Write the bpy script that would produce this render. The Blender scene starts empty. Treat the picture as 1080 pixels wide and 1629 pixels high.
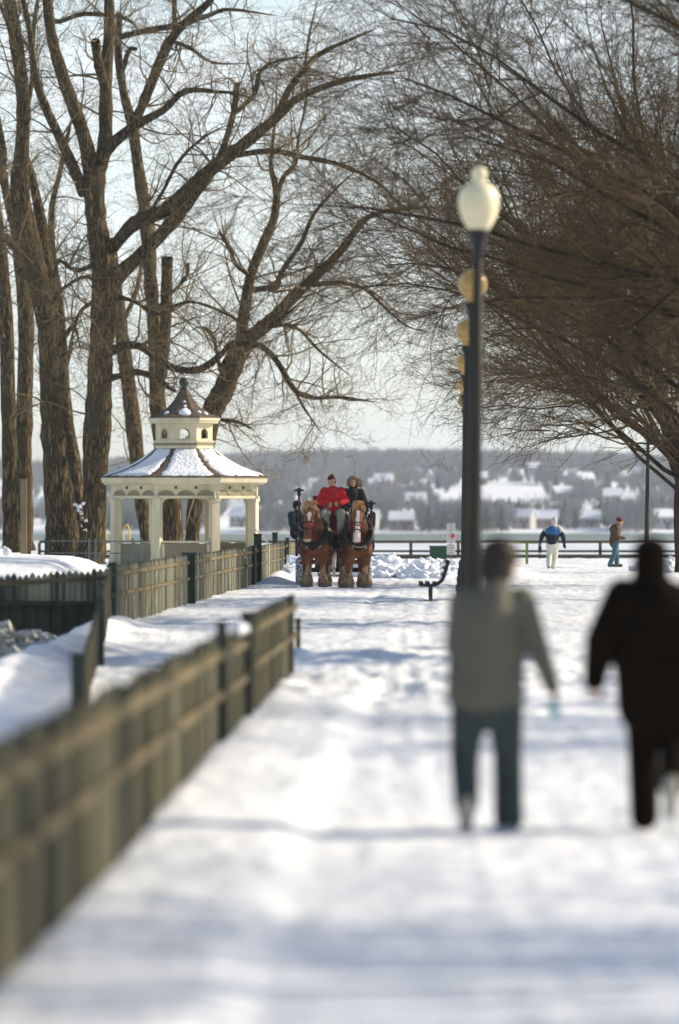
import bpy, math, random
import numpy as np
from mathutils import Vector, Matrix
PI = math.pi
R = math.radians
random.seed(7)
rng = np.random.default_rng(11)
scene = bpy.context.scene

# ---------------------------------------------------------------- camera
F = 9050.0          # focal length in photograph pixels (200 mm lens)
HOR = 818.0         # row of the horizon in the photograph
EYE = 1.85
cam_d = bpy.data.cameras.new("camera")
cam = bpy.data.objects.new("camera", cam_d)
scene.collection.objects.link(cam)
cam.location = (0, 0, EYE)
cam.rotation_euler = (R(90), 0, 0)
cam_d.sensor_fit = 'VERTICAL'
cam_d.sensor_height = 36.0
cam_d.lens = 36.0 * F / 1629.0
cam_d.shift_y = (HOR - 814.5) / 1629.0
cam_d.clip_start = 0.5
cam_d.clip_end = 9000
cam_d.dof.use_dof = True
cam_d.dof.focus_distance = F / 60.0
cam_d.dof.aperture_fstop = 1.75
scene.camera = cam

# ---------------------------------------------------------------- sky, sun, exposure
SUN_EL, SUN_AZ = 27.0, 16.0      # azimuth: degrees beyond +X towards +Y
world = bpy.data.worlds.new("World"); scene.world = world
world.use_nodes = True
wn = world.node_tree.nodes; wl = world.node_tree.links
bg = wn['Background']
sky = wn.new('ShaderNodeTexSky'); sky.sky_type = 'NISHITA'; sky.sun_disc = False
sky.sun_elevation = R(SUN_EL); sky.sun_rotation = R(90 - SUN_AZ)
sky.altitude = 50; sky.air_density = 1.0; sky.dust_density = 0.6; sky.ozone_density = 1.8
# thin cloud veil over the sky
tc = wn.new('ShaderNodeTexCoord'); mp = wn.new('ShaderNodeMapping'); mp.inputs['Scale'].default_value = (5, 5, 22)
nz = wn.new('ShaderNodeTexNoise'); nz.inputs['Scale'].default_value = 1.6; nz.inputs['Detail'].default_value = 5
rp = wn.new('ShaderNodeMapRange'); rp.inputs['From Min'].default_value = .38; rp.inputs['From Max'].default_value = .68
rp.inputs['To Min'].default_value = .35; rp.inputs['To Max'].default_value = .9
mx = wn.new('ShaderNodeMix'); mx.data_type = 'RGBA'
mx.inputs['B'].default_value = (6.6, 7.1, 7.5, 1)
wl.new(tc.outputs['Generated'], mp.inputs['Vector']); wl.new(mp.outputs['Vector'], nz.inputs['Vector'])
wl.new(nz.outputs['Fac'], rp.inputs['Value']); sx = wn.new('ShaderNodeSeparateXYZ'); wl.new(tc.outputs['Generated'], sx.inputs[0])
er = wn.new('ShaderNodeMapRange'); er.inputs['From Min'].default_value = .08; er.inputs['From Max'].default_value = .40; er.inputs['To Min'].default_value = 1; er.inputs['To Max'].default_value = .12
wl.new(sx.outputs['Z'], er.inputs['Value'])
ml = wn.new('ShaderNodeMath'); ml.operation = 'MULTIPLY'; wl.new(rp.outputs['Result'], ml.inputs[0]); wl.new(er.outputs['Result'], ml.inputs[1])
wl.new(ml.outputs[0], mx.inputs['Factor'])
wl.new(sky.outputs['Color'], mx.inputs['A']); wl.new(mx.outputs['Result'], bg.inputs['Color'])
bg.inputs['Strength'].default_value = 0.115
sd = bpy.data.lights.new("sun", 'SUN'); sd.energy = 5.0; sd.angle = R(0.5); sd.color = (1, .875, .68)
sun = bpy.data.objects.new("sun", sd); scene.collection.objects.link(sun)
sdir = Vector((math.cos(R(SUN_EL)) * math.cos(R(SUN_AZ)), math.cos(R(SUN_EL)) * math.sin(R(SUN_AZ)), math.sin(R(SUN_EL))))
sun.rotation_euler = sdir.to_track_quat('Z', 'Y').to_euler()
sun.location = (60, 60, 60)
scene.view_settings.view_transform = 'Standard'
scene.view_settings.look = 'None'
scene.view_settings.exposure = 0.52
scene.view_settings.gamma = 1
scene.cycles.max_bounces = 6
scene.cycles.volume_bounces = 0
scene.cycles.diffuse_bounces = 3
scene.cycles.use_denoising = True

def P(px, py, s):
    """a photograph pixel at scale s (pixels per metre) -> world point"""
    return Vector(((px - 540) / s, F / s, EYE - (py - HOR) / s))

# ---------------------------------------------------------------- materials
def mat(name, col, rough=.8, col2=None, scale=3.0, bump=0.0, bscale=None, stretch=(1, 1, 1), metal=0, island=0.0, spec=.3, sub=0, detail=5, lo=.35, hi=.65):
    m = bpy.data.materials.new(name); m.use_nodes = True
    n = m.node_tree.nodes; l = m.node_tree.links; b = n['Principled BSDF']
    b.inputs['Base Color'].default_value = (*col, 1); b.inputs['Roughness'].default_value = rough
    b.inputs['Metallic'].default_value = metal; b.inputs['Specular IOR Level'].default_value = spec
    if sub:
        b.inputs['Subsurface Weight'].default_value = sub; b.inputs['Subsurface Scale'].default_value = .03
    t = n.new('ShaderNodeTexCoord'); mp = n.new('ShaderNodeMapping'); mp.inputs['Scale'].default_value = stretch
    l.new(t.outputs['Object'], mp.inputs['Vector'])
    last = None
    if col2 is not None:
        z = n.new('ShaderNodeTexNoise'); z.inputs['Scale'].default_value = scale; z.inputs['Detail'].default_value = detail
        l.new(mp.outputs['Vector'], z.inputs['Vector'])
        r = n.new('ShaderNodeMapRange'); r.inputs['From Min'].default_value = lo; r.inputs['From Max'].default_value = hi
        l.new(z.outputs['Fac'], r.inputs['Value'])
        x = n.new('ShaderNodeMix'); x.data_type = 'RGBA'
        x.inputs['A'].default_value = (*col, 1); x.inputs['B'].default_value = (*col2, 1)
        if island:
            g = n.new('ShaderNodeNewGeometry'); a = n.new('ShaderNodeMath'); a.operation = 'MULTIPLY_ADD'
            a.inputs[1].default_value = island; 
            c = n.new('ShaderNodeMath'); c.operation = 'MULTIPLY_ADD'; c.inputs[1].default_value = 1 - island
            l.new(g.outputs['Random Per Island'], a.inputs[0]); l.new(r.outputs['Result'], c.inputs[0])
            c.inputs[2].default_value = 0; l.new(c.outputs[0], a.inputs[2]); l.new(a.outputs[0], x.inputs['Factor'])
        else:
            l.new(r.outputs['Result'], x.inputs['Factor'])
        l.new(x.outputs['Result'], b.inputs['Base Color']); last = x
    if bump:
        z = n.new('ShaderNodeTexNoise'); z.inputs['Scale'].default_value = bscale or scale * 3; z.inputs['Detail'].default_value = 6
        l.new(mp.outputs['Vector'], z.inputs['Vector'])
        bp = n.new('ShaderNodeBump'); bp.inputs['Strength'].default_value = 1; bp.inputs['Distance'].default_value = bump
        l.new(z.outputs['Fac'], bp.inputs['Height']); l.new(bp.outputs['Normal'], b.inputs['Normal'])
    return m

M = {}
M['snow'] = mat('snow', (.82, .82, .83), .7, (.66, .68, .70), .5, .05, 4.0, (1, .25, 1), spec=.2)
M['snow_pile'] = mat('snow_pile', (.88, .89, .91), .7, (.78, .80, .84), 2, .06, 9.0, spec=.2)
M['snow_grey'] = mat('snow_grey', (.50, .50, .47), .8, (.25, .24, .21), 2, .08, 6.0)
M['bark'] = mat('bark', (.135, .098, .052), .95, (.026, .018, .010), 10, .10, 14.0, (1.4, 1.4, .17), spec=.05, lo=.40, hi=.60)
def bark_mat():
    m = bpy.data.materials.new('furrowed_bark'); m.use_nodes = True; n = m.node_tree.nodes; l = m.node_tree.links; b = n['Principled BSDF']
    b.inputs['Roughness'].default_value = .95; b.inputs['Specular IOR Level'].default_value = .05
    t = n.new('ShaderNodeTexCoord'); mp = n.new('ShaderNodeMapping'); mp.inputs['Scale'].default_value = (8, 8, 1.3)
    w = n.new('ShaderNodeTexNoise'); w.inputs['Scale'].default_value = 1.3; w.inputs['Detail'].default_value = 4
    ad = n.new('ShaderNodeMix'); ad.data_type = 'RGBA'; ad.blend_type = 'LINEAR_LIGHT'; ad.inputs['Factor'].default_value = .9
    v = n.new('ShaderNodeTexVoronoi'); v.feature = 'DISTANCE_TO_EDGE'; v.inputs['Scale'].default_value = 1.0
    l.new(t.outputs['Object'], mp.inputs['Vector']); l.new(mp.outputs['Vector'], w.inputs['Vector'])
    l.new(mp.outputs['Vector'], ad.inputs['A']); l.new(w.outputs['Color'], ad.inputs['B']); l.new(ad.outputs['Result'], v.inputs['Vector'])
    r = n.new('ShaderNodeMapRange'); r.inputs['From Min'].default_value = .0; r.inputs['From Max'].default_value = .32
    l.new(v.outputs['Distance'], r.inputs['Value'])
    z = n.new('ShaderNodeTexNoise'); z.inputs['Scale'].default_value = .9; z.inputs['Detail'].default_value = 6; l.new(t.outputs['Object'], z.inputs['Vector'])
    x = n.new('ShaderNodeMix'); x.data_type = 'RGBA'; x.inputs['A'].default_value = (.020, .013, .007, 1); x.inputs['B'].default_value = (.215, .16, .08, 1)
    y = n.new('ShaderNodeMix'); y.data_type = 'RGBA'; y.inputs['B'].default_value = (.10, .08, .042, 1)
    g = n.new('ShaderNodeMapRange'); g.inputs['From Min'].default_value = .45; g.inputs['From Max'].default_value = .62; l.new(z.outputs['Fac'], g.inputs['Value'])
    l.new(r.outputs['Result'], x.inputs['Factor']); l.new(x.outputs['Result'], y.inputs['A'])
    k = n.new('ShaderNodeMath'); k.operation = 'MULTIPLY'; k.inputs[1].default_value = .7; l.new(g.outputs['Result'], k.inputs[0]); l.new(k.outputs[0], y.inputs['Factor'])
    l.new(y.outputs['Result'], b.inputs['Base Color'])
    bp = n.new('ShaderNodeBump'); bp.inputs['Distance'].default_value = .09; l.new(r.outputs['Result'], bp.inputs['Height']); l.new(bp.outputs['Normal'], b.inputs['Normal'])
    return m
M['bark'] = bark_mat()
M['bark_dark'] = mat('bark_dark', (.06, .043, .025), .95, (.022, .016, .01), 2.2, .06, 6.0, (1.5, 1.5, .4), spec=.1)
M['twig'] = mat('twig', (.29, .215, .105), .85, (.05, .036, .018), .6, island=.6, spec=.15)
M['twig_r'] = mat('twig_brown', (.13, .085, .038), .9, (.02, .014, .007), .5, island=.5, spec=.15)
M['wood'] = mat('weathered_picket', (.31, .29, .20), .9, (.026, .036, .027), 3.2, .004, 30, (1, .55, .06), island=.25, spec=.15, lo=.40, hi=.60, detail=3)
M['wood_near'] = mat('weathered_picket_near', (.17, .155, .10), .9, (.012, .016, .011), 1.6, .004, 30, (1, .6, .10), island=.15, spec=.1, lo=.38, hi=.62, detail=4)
M['rail'] = mat('fence_rail', (.20, .155, .08), .9, (.08, .068, .04), 2, .003, 30, spec=.15)
M['postgreen'] = mat('fence_post', (.028, .042, .034), .8, (.05, .06, .045), 5, .002, 30)
M['dockwall'] = mat('dock_wall', (.030, .032, .022), .9, (.055, .055, .035), 3, .01, 10)
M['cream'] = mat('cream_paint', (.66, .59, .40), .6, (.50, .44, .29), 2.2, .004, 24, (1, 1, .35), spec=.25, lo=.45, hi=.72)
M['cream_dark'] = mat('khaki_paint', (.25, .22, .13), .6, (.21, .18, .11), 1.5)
M['shingle'] = mat('shingle', (.13, .095, .06), .9, (.055, .04, .028), 9, .01, 30)
M['finial'] = mat('finial', (.03, .045, .035), .5)
M['black'] = mat('black_iron', (.012, .012, .014), .45, (.02, .02, .02), 8)
M['pole'] = mat('lamp_pole', (.030, .031, .024), .65, (.045, .042, .030), 2, spec=.15)
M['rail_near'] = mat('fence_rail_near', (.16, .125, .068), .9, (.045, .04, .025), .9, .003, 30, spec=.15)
M['globe'] = mat('white_globe', (.80, .70, .43), .35, (.84, .76, .52), 5, spec=.5, sub=.3)
M['amber'] = mat('amber_globe', (.56, .36, .10), .35, (.42, .26, .07), 14, spec=.5, sub=.3)
M['skin'] = mat('skin', (.52, .27, .17), .6)
M['hair'] = mat('dark_hair', (.018, .014, .012), .6, (.03, .022, .016), 30, .004, 60)
M['greyknit'] = mat('grey_jacket', (.135, .125, .095), .95, (.11, .105, .085), 6, .006, 14)
M['teal'] = mat('teal_jeans', (.050, .068, .063), .9, (.036, .050, .048), 8, .004, 14)
M['nearblack'] = mat('brown_black_cloth', (.006, .0035, .002), .95, (.010, .006, .003), 6, .006, 10, spec=.05)
M['turq'] = mat('turquoise_cloth', (.02, .42, .50), .7)
M['shoe'] = mat('pale_shoe', (.42, .39, .33), .7, (.3, .28, .25), 20)
M['redcoat'] = mat('red_coat', (.62, .012, .02), .75, (.40, .006, .012), 7, .03, 9)
M['maroon'] = mat('maroon_hat', (.11, .010, .015), .9)
M['khaki'] = mat('khaki_cloth', (.36, .33, .24), .9, (.2, .19, .13), 9, .006, 16)
M['tan'] = mat('tan_leather', (.50, .36, .14), .7)
M['fur'] = mat('brown_fur', (.33, .24, .15), 1, (.14, .10, .06), 30, .02, 50)
M['blackcoat'] = mat('black_coat', (.012, .014, .015), .85, (.022, .022, .022), 8, .008, 14)
M['tealcoat'] = mat('dark_teal_coat', (.012, .035, .038), .85, (.02, .05, .05), 8)
M['navy'] = mat('navy_cloth', (.008, .012, .025), .85)
M['blue'] = mat('blue_cloth', (.015, .10, .26), .8)
M['greycloth'] = mat('light_grey_cloth', (.50, .48, .42), .9)
M['whitecloth'] = mat('off_white_trousers', (.66, .64, .56), .9, (.54, .52, .46), 7, .006, 12)
M['brown'] = mat('brown_jacket', (.085, .05, .022), .85, (.06, .035, .015), 8)
M['jeans'] = mat('blue_jeans', (.05, .13, .16), .9, (.04, .10, .12), 8)
M['horse'] = mat('chestnut_coat', (.23, .070, .018), .6, (.07, .019, .007), 2.6, .012, 16, spec=.3, lo=.42, hi=.62)
M['flaxen'] = mat('flaxen_hair', (.52, .30, .13), .8, (.36, .17, .06), 14, .012, 30)
M['cream_leg'] = mat('cream_leg_hair', (.50, .36, .22), .9, (.30, .16, .07), 9, .012, 24)
M['blaze'] = mat('white_blaze', (.78, .70, .62), .7)
M['pinknose'] = mat('pale_muzzle', (.62, .47, .40), .7, (.5, .3, .22), 20)
M['hoof'] = mat('hoof', (.16, .12, .09), .6)
M['leather'] = mat('harness_leather', (.015, .012, .010), .4)
M['redleather'] = mat('red_strap', (.35, .05, .03), .6)
M['steel'] = mat('steel', (.6, .6, .58), .3, metal=1)
M['wagon'] = mat('maroon_wagon_wood', (.16, .035, .028), .7, (.10, .02, .018), 4, .003, 14)
M['tyre'] = mat('snowy_tyre', (.10, .10, .10), .9, (.75, .76, .78), 26, .01, 20, lo=.45, hi=.52)
M['polewhite'] = mat('pale_wood', (.62, .58, .50), .7, (.5, .44, .36), 8)
M['postwood'] = mat('tan_post_wood', (.24, .20, .11), .9, (.17, .14, .08), 6, .003, 20, (1, 1, .2))
M['postbrown'] = mat('red_brown_post_wood', (.26, .12, .06), .9, (.17, .08, .04), 6, .003, 20, (1, 1, .2))
M['railwood'] = mat('shore_rail_wood', (.12, .10, .06), .85, (.08, .07, .045), 3)
M['pipe'] = mat('grey_pipe', (.20, .22, .19), .5, (.14, .16, .14), 6)
M['greenbox'] = mat('dark_green_paint', (.008, .07, .028), .6)
M['lime'] = mat('lime_paint', (.16, .23, .04), .6)
M['yellow'] = mat('yellow_paint', (.75, .50, .08), .5)
M['signwhite'] = mat('sign_white', (.62, .58, .57), .5)
M['signred'] = mat('sign_red', (.65, .05, .04), .5)
M['signink'] = mat('sign_ink', (.30, .28, .29), .5)
M['ice'] = mat('lake_ice', (.72, .74, .76), .6, (.55, .58, .6), .02, .03, 1.0)
M['water'] = mat('lake_water', (.10, .135, .115), .6, (.17, .2, .18), .02, .05, .5, (.3, 1, 1), spec=.15)
M['hillsnow'] = mat('hill_snow', (.84, .85, .87), .8, (.70, .71, .73), .012, detail=6)
M['farwood'] = mat('far_bare_wood', (.36, .32, .30), 1, (.17, .19, .21), .03, island=.5, spec=.1)
M['fargreen'] = mat('far_evergreen', (.018, .04, .035), 1, (.03, .05, .04), .05, spec=.1)
M['housewall'] = mat('house_wall_tan', (.30, .23, .18), .8)
M['housewhite'] = mat('house_wall_white', (.42, .41, .40), .8)
M['housegrey'] = mat('house_wall_grey', (.28, .30, .33), .8)
M['glass'] = mat('window_glass', (.03, .04, .05), .15, spec=.6)

# ---------------------------------------------------------------- object helpers
def meta(o, label=None, cat=None, group=None, kind=None):
    if label: o['label'] = label
    if cat: o['category'] = cat
    if group: o['group'] = group
    if kind: o['kind'] = kind
    return o
def link(name, me, parent=None):
    o = bpy.data.objects.new(name, me); scene.collection.objects.link(o)
    if parent is not None: o.parent = parent
    return o
def thing(name, label, cat, loc=(0, 0, 0), rz=0, group=None):
    o = link(name, None); o.location = loc; o.rotation_euler = (0, 0, rz); o.empty_display_size = .3
    return meta(o, label, cat, group)
def copytree(o, parent=None):
    c = o.copy(); scene.collection.objects.link(c)
    if parent is not None: c.parent = parent
    for ch in list(o.children): copytree(ch, c)
    return c

class MB:
    """collects shapes into one mesh"""
    def __init__(s): s.v = []; s.f = []; s.n = 0; s.mi = []; s.cur = 0
    def add(s, v, f):
        s.v.extend([tuple(p) for p in v]); s.f.extend([tuple(i + s.n for i in q) for q in f]); s.mi.extend([s.cur] * len(f)); s.n += len(v); return s
    def box(s, c, d, rz=0, M4=None):
        x, y, z = d[0] / 2, d[1] / 2, d[2] / 2
        vs = [Vector((a * x, b * y, e * z)) for e in (-1, 1) for a, b in ((-1, -1), (1, -1), (1, 1), (-1, 1))]
        if rz: vs = [Matrix.Rotation(rz, 3, 'Z') @ p for p in vs]
        if M4 is not None: vs = [M4 @ p for p in vs]
        return s.add([p + Vector(c) for p in vs], [(0, 3, 2, 1), (4, 5, 6, 7), (0, 1, 5, 4), (1, 2, 6, 5), (2, 3, 7, 6), (3, 0, 4, 7)])
    def prism(s, pts, z0, z1):      # outline in XY extruded in Z
        n = len(pts)
        v = [(x, y, z0) for x, y in pts] + [(x, y, z1) for x, y in pts]
        return s.add(v, [tuple(range(n - 1, -1, -1)), tuple(range(n, 2 * n))] + [(i, (i + 1) % n, n + (i + 1) % n, n + i) for i in range(n)])
    def tube(s, pts, rad, n=8, cap=True, flat=1.0):
        pts = [Vector(p) for p in pts]
        if not hasattr(rad, '__len__'): rad = [rad] * len(pts)
        v = []; prev = None
        for i, p in enumerate(pts):
            t = (pts[min(i + 1, len(pts) - 1)] - pts[max(i - 1, 0)]).normalized()
            a = Vector((0, 0, 1)) if abs(t.z) < .9 else Vector((0, 1, 0))
            if prev is None: u = t.cross(a).normalized()
            else:
                u = (prev - t * prev.dot(t)); u = u.normalized() if u.length > 1e-6 else t.cross(a).normalized()
            prev = u; w = t.cross(u)
            for k in range(n):
                an = 2 * PI * k / n
                v.append(p + (u * math.cos(an) + w * math.sin(an) * flat) * rad[i])
        f = []
        for i in range(len(pts) - 1):
            for k in range(n):
                f.append((i * n + k, i * n + (k + 1) % n, (i + 1) * n + (k + 1) % n, (i + 1) * n + k))
        if cap:
            f.append(tuple(range(n - 1, -1, -1))); f.append(tuple((len(pts) - 1) * n + k for k in range(n)))
        return s.add(v, f)
    def lathe(s, prof, c=(0, 0, 0), n=16, rot=0, sx=1, sy=1):
        v = []; f = []
        for r, z in prof:
            for k in range(n):
                a = 2 * PI * k / n + rot
                v.append((c[0] + r * math.cos(a) * sx, c[1] + r * math.sin(a) * sy, c[2] + z))
        for i in range(len(prof) - 1):
            for k in range(n):
                f.append((i * n + k, i * n + (k + 1) % n, (i + 1) * n + (k + 1) % n, (i + 1) * n + k))
        f.append(tuple(range(n - 1, -1, -1))); f.append(tuple((len(prof) - 1) * n + k for k in range(n)))
        return s.add(v, f)
    def ell(s, c, r, nu=14, nv=8, M3=None):
        v = []; f = []
        for i in range(nv + 1):
            ph = PI * (i + .0) / nv
            for k in range(nu):
                a = 2 * PI * k / nu
                rr = max(math.sin(ph), .02)
                p = Vector((r[0] * rr * math.cos(a), r[1] * rr * math.sin(a), -r[2] * math.cos(ph)))
                if M3 is not None: p = M3 @ p
                v.append(p + Vector(c))
        for i in range(nv):
            for k in range(nu):
                f.append((i * nu + k, i * nu + (k + 1) % nu, (i + 1) * nu + (k + 1) % nu, (i + 1) * nu + k))
        f.append(tuple(range(nu - 1, -1, -1))); f.append(tuple(nv * nu + k for k in range(nu)))
        return s.add(v, f)
    def caps(s, a, ra, b, rb, n=12):   # tapered capsule
        a = Vector(a); b = Vector(b); d = b - a; L = d.length; t = d / L if L > 1e-6 else Vector((0, 0, 1))
        pts = [a - t * ra * q for q in (.98, .7, .35)] + [a, a.lerp(b, .5), b] + [b + t * rb * q for q in (.35, .7, .98)]
        rad = [ra * math.sqrt(1 - q * q) for q in (.98, .7, .35)] + [ra, (ra + rb) / 2, rb] + [rb * math.sqrt(1 - q * q) for q in (.35, .7, .98)]
        return s.tube(pts, rad, n)
    def mesh(s, name, mats, smooth=False):
        me = bpy.data.meshes.new(name); me.from_pydata(s.v, [], s.f)
        for m_ in (mats if isinstance(mats, (list, tuple)) else [mats]): me.materials.append(m_)
        if any(s.mi): me.polygons.foreach_set('material_index', s.mi)
        if smooth: me.polygons.foreach_set('use_smooth', [True] * len(me.polygons))
        me.update(); return me
    def build(s, name, mats, parent=None, smooth=False):
        return link(name, s.mesh(name, mats, smooth), parent)
    def remesh(s, name, mats, parent=None, vox=.02, smooth=6, fac=.5, paint=None):
        """fuse every shape into ONE continuous skin"""
        me = s.mesh(name, [])if False else s.mesh(name, mats)
        me.materials.clear()
        o = link(name + '_tmp', me)
        r = o.modifiers.new('r', 'REMESH'); r.mode = 'VOXEL'; r.voxel_size = vox
        q = o.modifiers.new('s', 'SMOOTH'); q.iterations = smooth; q.factor = fac
        dg = bpy.context.evaluated_depsgraph_get()
        nm = bpy.data.meshes.new_from_object(o.evaluated_get(dg)); nm.name = name
        bpy.data.objects.remove(o)
        nm.materials.clear()
        for m_ in (mats if isinstance(mats, (list, tuple)) else [mats]): nm.materials.append(m_)
        nm.polygons.foreach_set('use_smooth', [True] * len(nm.polygons))
        if paint:
            for p_ in nm.polygons: p_.material_index = paint(p_.center)
        return link(name, nm, parent)

def tubes_mesh(name, batches, material, smooth=True):
    """batches: list of (pts (N,Q,3), rad (N,Q), sides) -> one mesh"""
    V = []; Fc = []; off = 0
    for pts, rad, sd_ in batches:
        N, Q, _ = pts.shape
        t = np.gradient(pts, axis=1); t /= np.linalg.norm(t, axis=2, keepdims=True) + 1e-9
        ref = np.zeros((N, 1, 3)); m0 = pts[:, -1] - pts[:, 0]; m0 /= np.linalg.norm(m0, axis=1, keepdims=True) + 1e-9
        hor = np.abs(m0[:, 2]) < .8
        ref[hor, 0] = (0, 0, 1); ref[~hor, 0] = (0, 1, 0)
        u = np.cross(t, np.broadcast_to(ref, t.shape)); u /= np.linalg.norm(u, axis=2, keepdims=True) + 1e-9
        w = np.cross(t, u)
        an = np.arange(sd_) * 2 * PI / sd_
        ring = u[:, :, None, :] * np.cos(an)[None, None, :, None] + w[:, :, None, :] * np.sin(an)[None, None, :, None]
        v = pts[:, :, None, :] + ring * rad[:, :, None, None]
        V.append(v.reshape(-1, 3))
        b = (np.arange(N) * Q * sd_)[:, None, None] + (np.arange(Q - 1) * sd_)[None, :, None]
        k = np.arange(sd_)[None, None, :]; k2 = (k + 1) % sd_
        f = np.stack([b + k, b + k2, b + sd_ + k2, b + sd_ + k], axis=-1).reshape(-1, 4) + off
        Fc.append(f); off += N * Q * sd_
    V = np.concatenate(V).astype(np.float32); Fc = np.concatenate(Fc).astype(np.int32)
    me = bpy.data.meshes.new(name)
    me.vertices.add(len(V)); me.vertices.foreach_set('co', V.ravel())
    me.loops.add(Fc.size); me.loops.foreach_set('vertex_index', Fc.ravel())
    me.polygons.add(len(Fc)); me.polygons.foreach_set('loop_start', np.arange(len(Fc), dtype=np.int32) * 4)
    me.update(calc_edges=True); me.materials.append(material)
    me.polygons.foreach_set('use_smooth', [smooth] * len(Fc))
    return me

# ---------------------------------------------------------------- value noise for the snow
_h = rng.random((256, 256))
def vnoise(x, y):
    xi = np.floor(x).astype(int); yi = np.floor(y).astype(int); fx = x - xi; fy = y - yi
    fx = fx * fx * (3 - 2 * fx); fy = fy * fy * (3 - 2 * fy)
    a = _h[xi & 255, yi & 255]; b = _h[(xi + 1) & 255, yi & 255]; c = _h[xi & 255, (yi + 1) & 255]; d = _h[(xi + 1) & 255, (yi + 1) & 255]
    return (a * (1 - fx) + b * fx) * (1 - fy) + (c * (1 - fx) + d * fx) * fy - .5
def fbm(x, y, o=4):
    r = 0; a = 1
    for i in range(o): r = r + a * vnoise(x * 2 ** i + 17 * i, y * 2 ** i + 5 * i); a *= .5
    return r
def sm(a, b, x):
    t = np.clip((x - a) / (b - a), 0, 1); return t * t * (3 - 2 * t)
def x_near(Y): return -1.316 + (Y - 23.8) * .0193          # near fence line
def x_far(Y): return -3.76 + (Y - 93.3) * .0266            # far fence line
SEA_Y = 242.0
def ground(X, Y):
    X = np.asarray(X, float); Y = np.asarray(Y, float)
    fl = .40 + .60 * sm(40, 75, Y)      # flatter trodden snow close by
    z = fl * (.05 * fbm(X * .25, Y * .22, 4) + .035 * fbm(X * .9 + 9, Y * .65, 3)) - .05 * (1 - sm(26, 44, Y))
    z = z + fl * .022 * fbm(X * 5, Y * 2.5, 2) + .030 * fbm(X * 2.2 + 4, Y * 1.3 + 2, 3) * sm(20, 70, Y)
    z = z + .030 * np.clip(fbm(X * .5 + 3, Y * 2.2, 2), 0, 1) * sm(60, 90, Y)
    # rough shovelled band across the promenade
    band = sm(52, 60, Y) * (1 - sm(72, 82, Y)) * sm(-1.2, -.3, X)
    z = z + band * (.20 * np.clip(fbm(X * 1.6 + 3, Y * .42 + 7, 4) + .08, -.2, 1))
    # banked snow along the near fence
    d = X - x_near(Y)
    z = z + (.02 + .08 * fbm(X * .1, Y * .35 + 3, 3)) * np.exp(-((d - .15) / .38) ** 2) * sm(26, 46, Y) * (1 - sm(64, 72, Y))
    e_ = .80 + .10 * fbm(Y * .4, Y * .13, 3)
    z = z + ((.06 + .02 * sm(28, 44, Y)) * (1 - sm(e_ - .05, e_ + .28, d))) * sm(-.2, .1, d) * sm(8, 14, Y) * (1 - sm(58, 66, Y))
    for (x0_, y0_, k_, st_) in ((.75, 20, .004, .72), (1.75, 21, .003, .75), (.2, 38, .018, .7), (2.6, 60, -.008, .74), (.9, 80, .015, .7)):
        ph = (Y - y0_) / st_; i_ = np.floor(ph); sd_ = np.where(i_ % 2 == 0, .13, -.13); fy_ = (ph - i_ - .5) * st_
        r2 = ((X - (x0_ + (Y - y0_) * k_ + sd_)) / .085) ** 2 + (fy_ / .17) ** 2
        z = z - .028 * np.exp(-r2) * (Y > y0_) * (Y < y0_ + 70) + .008 * np.exp(-(r2 - 2.2) ** 2)* (Y > y0_) * (Y < y0_ + 70)
    # wheel and runner tracks
    for tx, w in ((-.45, .12), (.75, .12), (1.25, .08), (2.0, .10)):
        c = tx + (Y - 60) * .02 + .12 * np.sin(Y * .09 + tx)
        z = z - .04 * np.exp(-((X - c) / w) ** 2) * sm(74, 90, Y) * (.5 + fbm(X, Y * .3, 2))
    # broken snow left of the promenade beyond the near fence
    L = sm(-.2, -.6, d) * sm(40, 55, Y) * (1 - sm(88, 96, Y))
    z = z + L * .10 * fbm(X * .9, Y * .35, 3)
    # basin to the left, below the bank
    xr = -3.70 + (Y - 93) * .004
    inb = (1 - sm(92.6, 93.0, Y))
    drop = sm(xr - .15, xr - 1.0, X) * inb
    ridge = .16 * np.exp(-((X - xr - .05) / .35) ** 2) * (1 - sm(93, 96, Y))
    z = z * (1 - drop) + ridge - drop * (.55 - .35 * np.clip(fbm(X * 1.1, Y * .5, 4), -.2, 1))
    # big rounded snow mound behind the basin wall
    mx_ = -4.35 - (Y - 95) * .012
    md = sm(mx_ + .2, mx_ - 1.6, X) * sm(93.0, 93.2, Y) * (1 - sm(132, 172, Y))
    z = z + md * (.66 + .20 * sm(95, 128, Y) + .08 * sm(-6, -8, X) + .02 * fbm(X * .5, Y * .15, 3))
    # tall shovelled banks farther on
    z = z + .35 * np.exp(-((X - 4.6) / 1.0) ** 2) * sm(150, 168, Y) * (1 - sm(190, 215, Y))
    z = z + .2 * np.exp(-((X + 1.75) / .38) ** 2) * sm(146, 154, Y) * (1 - sm(195, 215, Y))
    z = z + .12 * sm(12, 30, np.abs(X))
    return z
def gz(X, Y): return float(ground(np.array([X]), np.array([Y]))[0])

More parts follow.
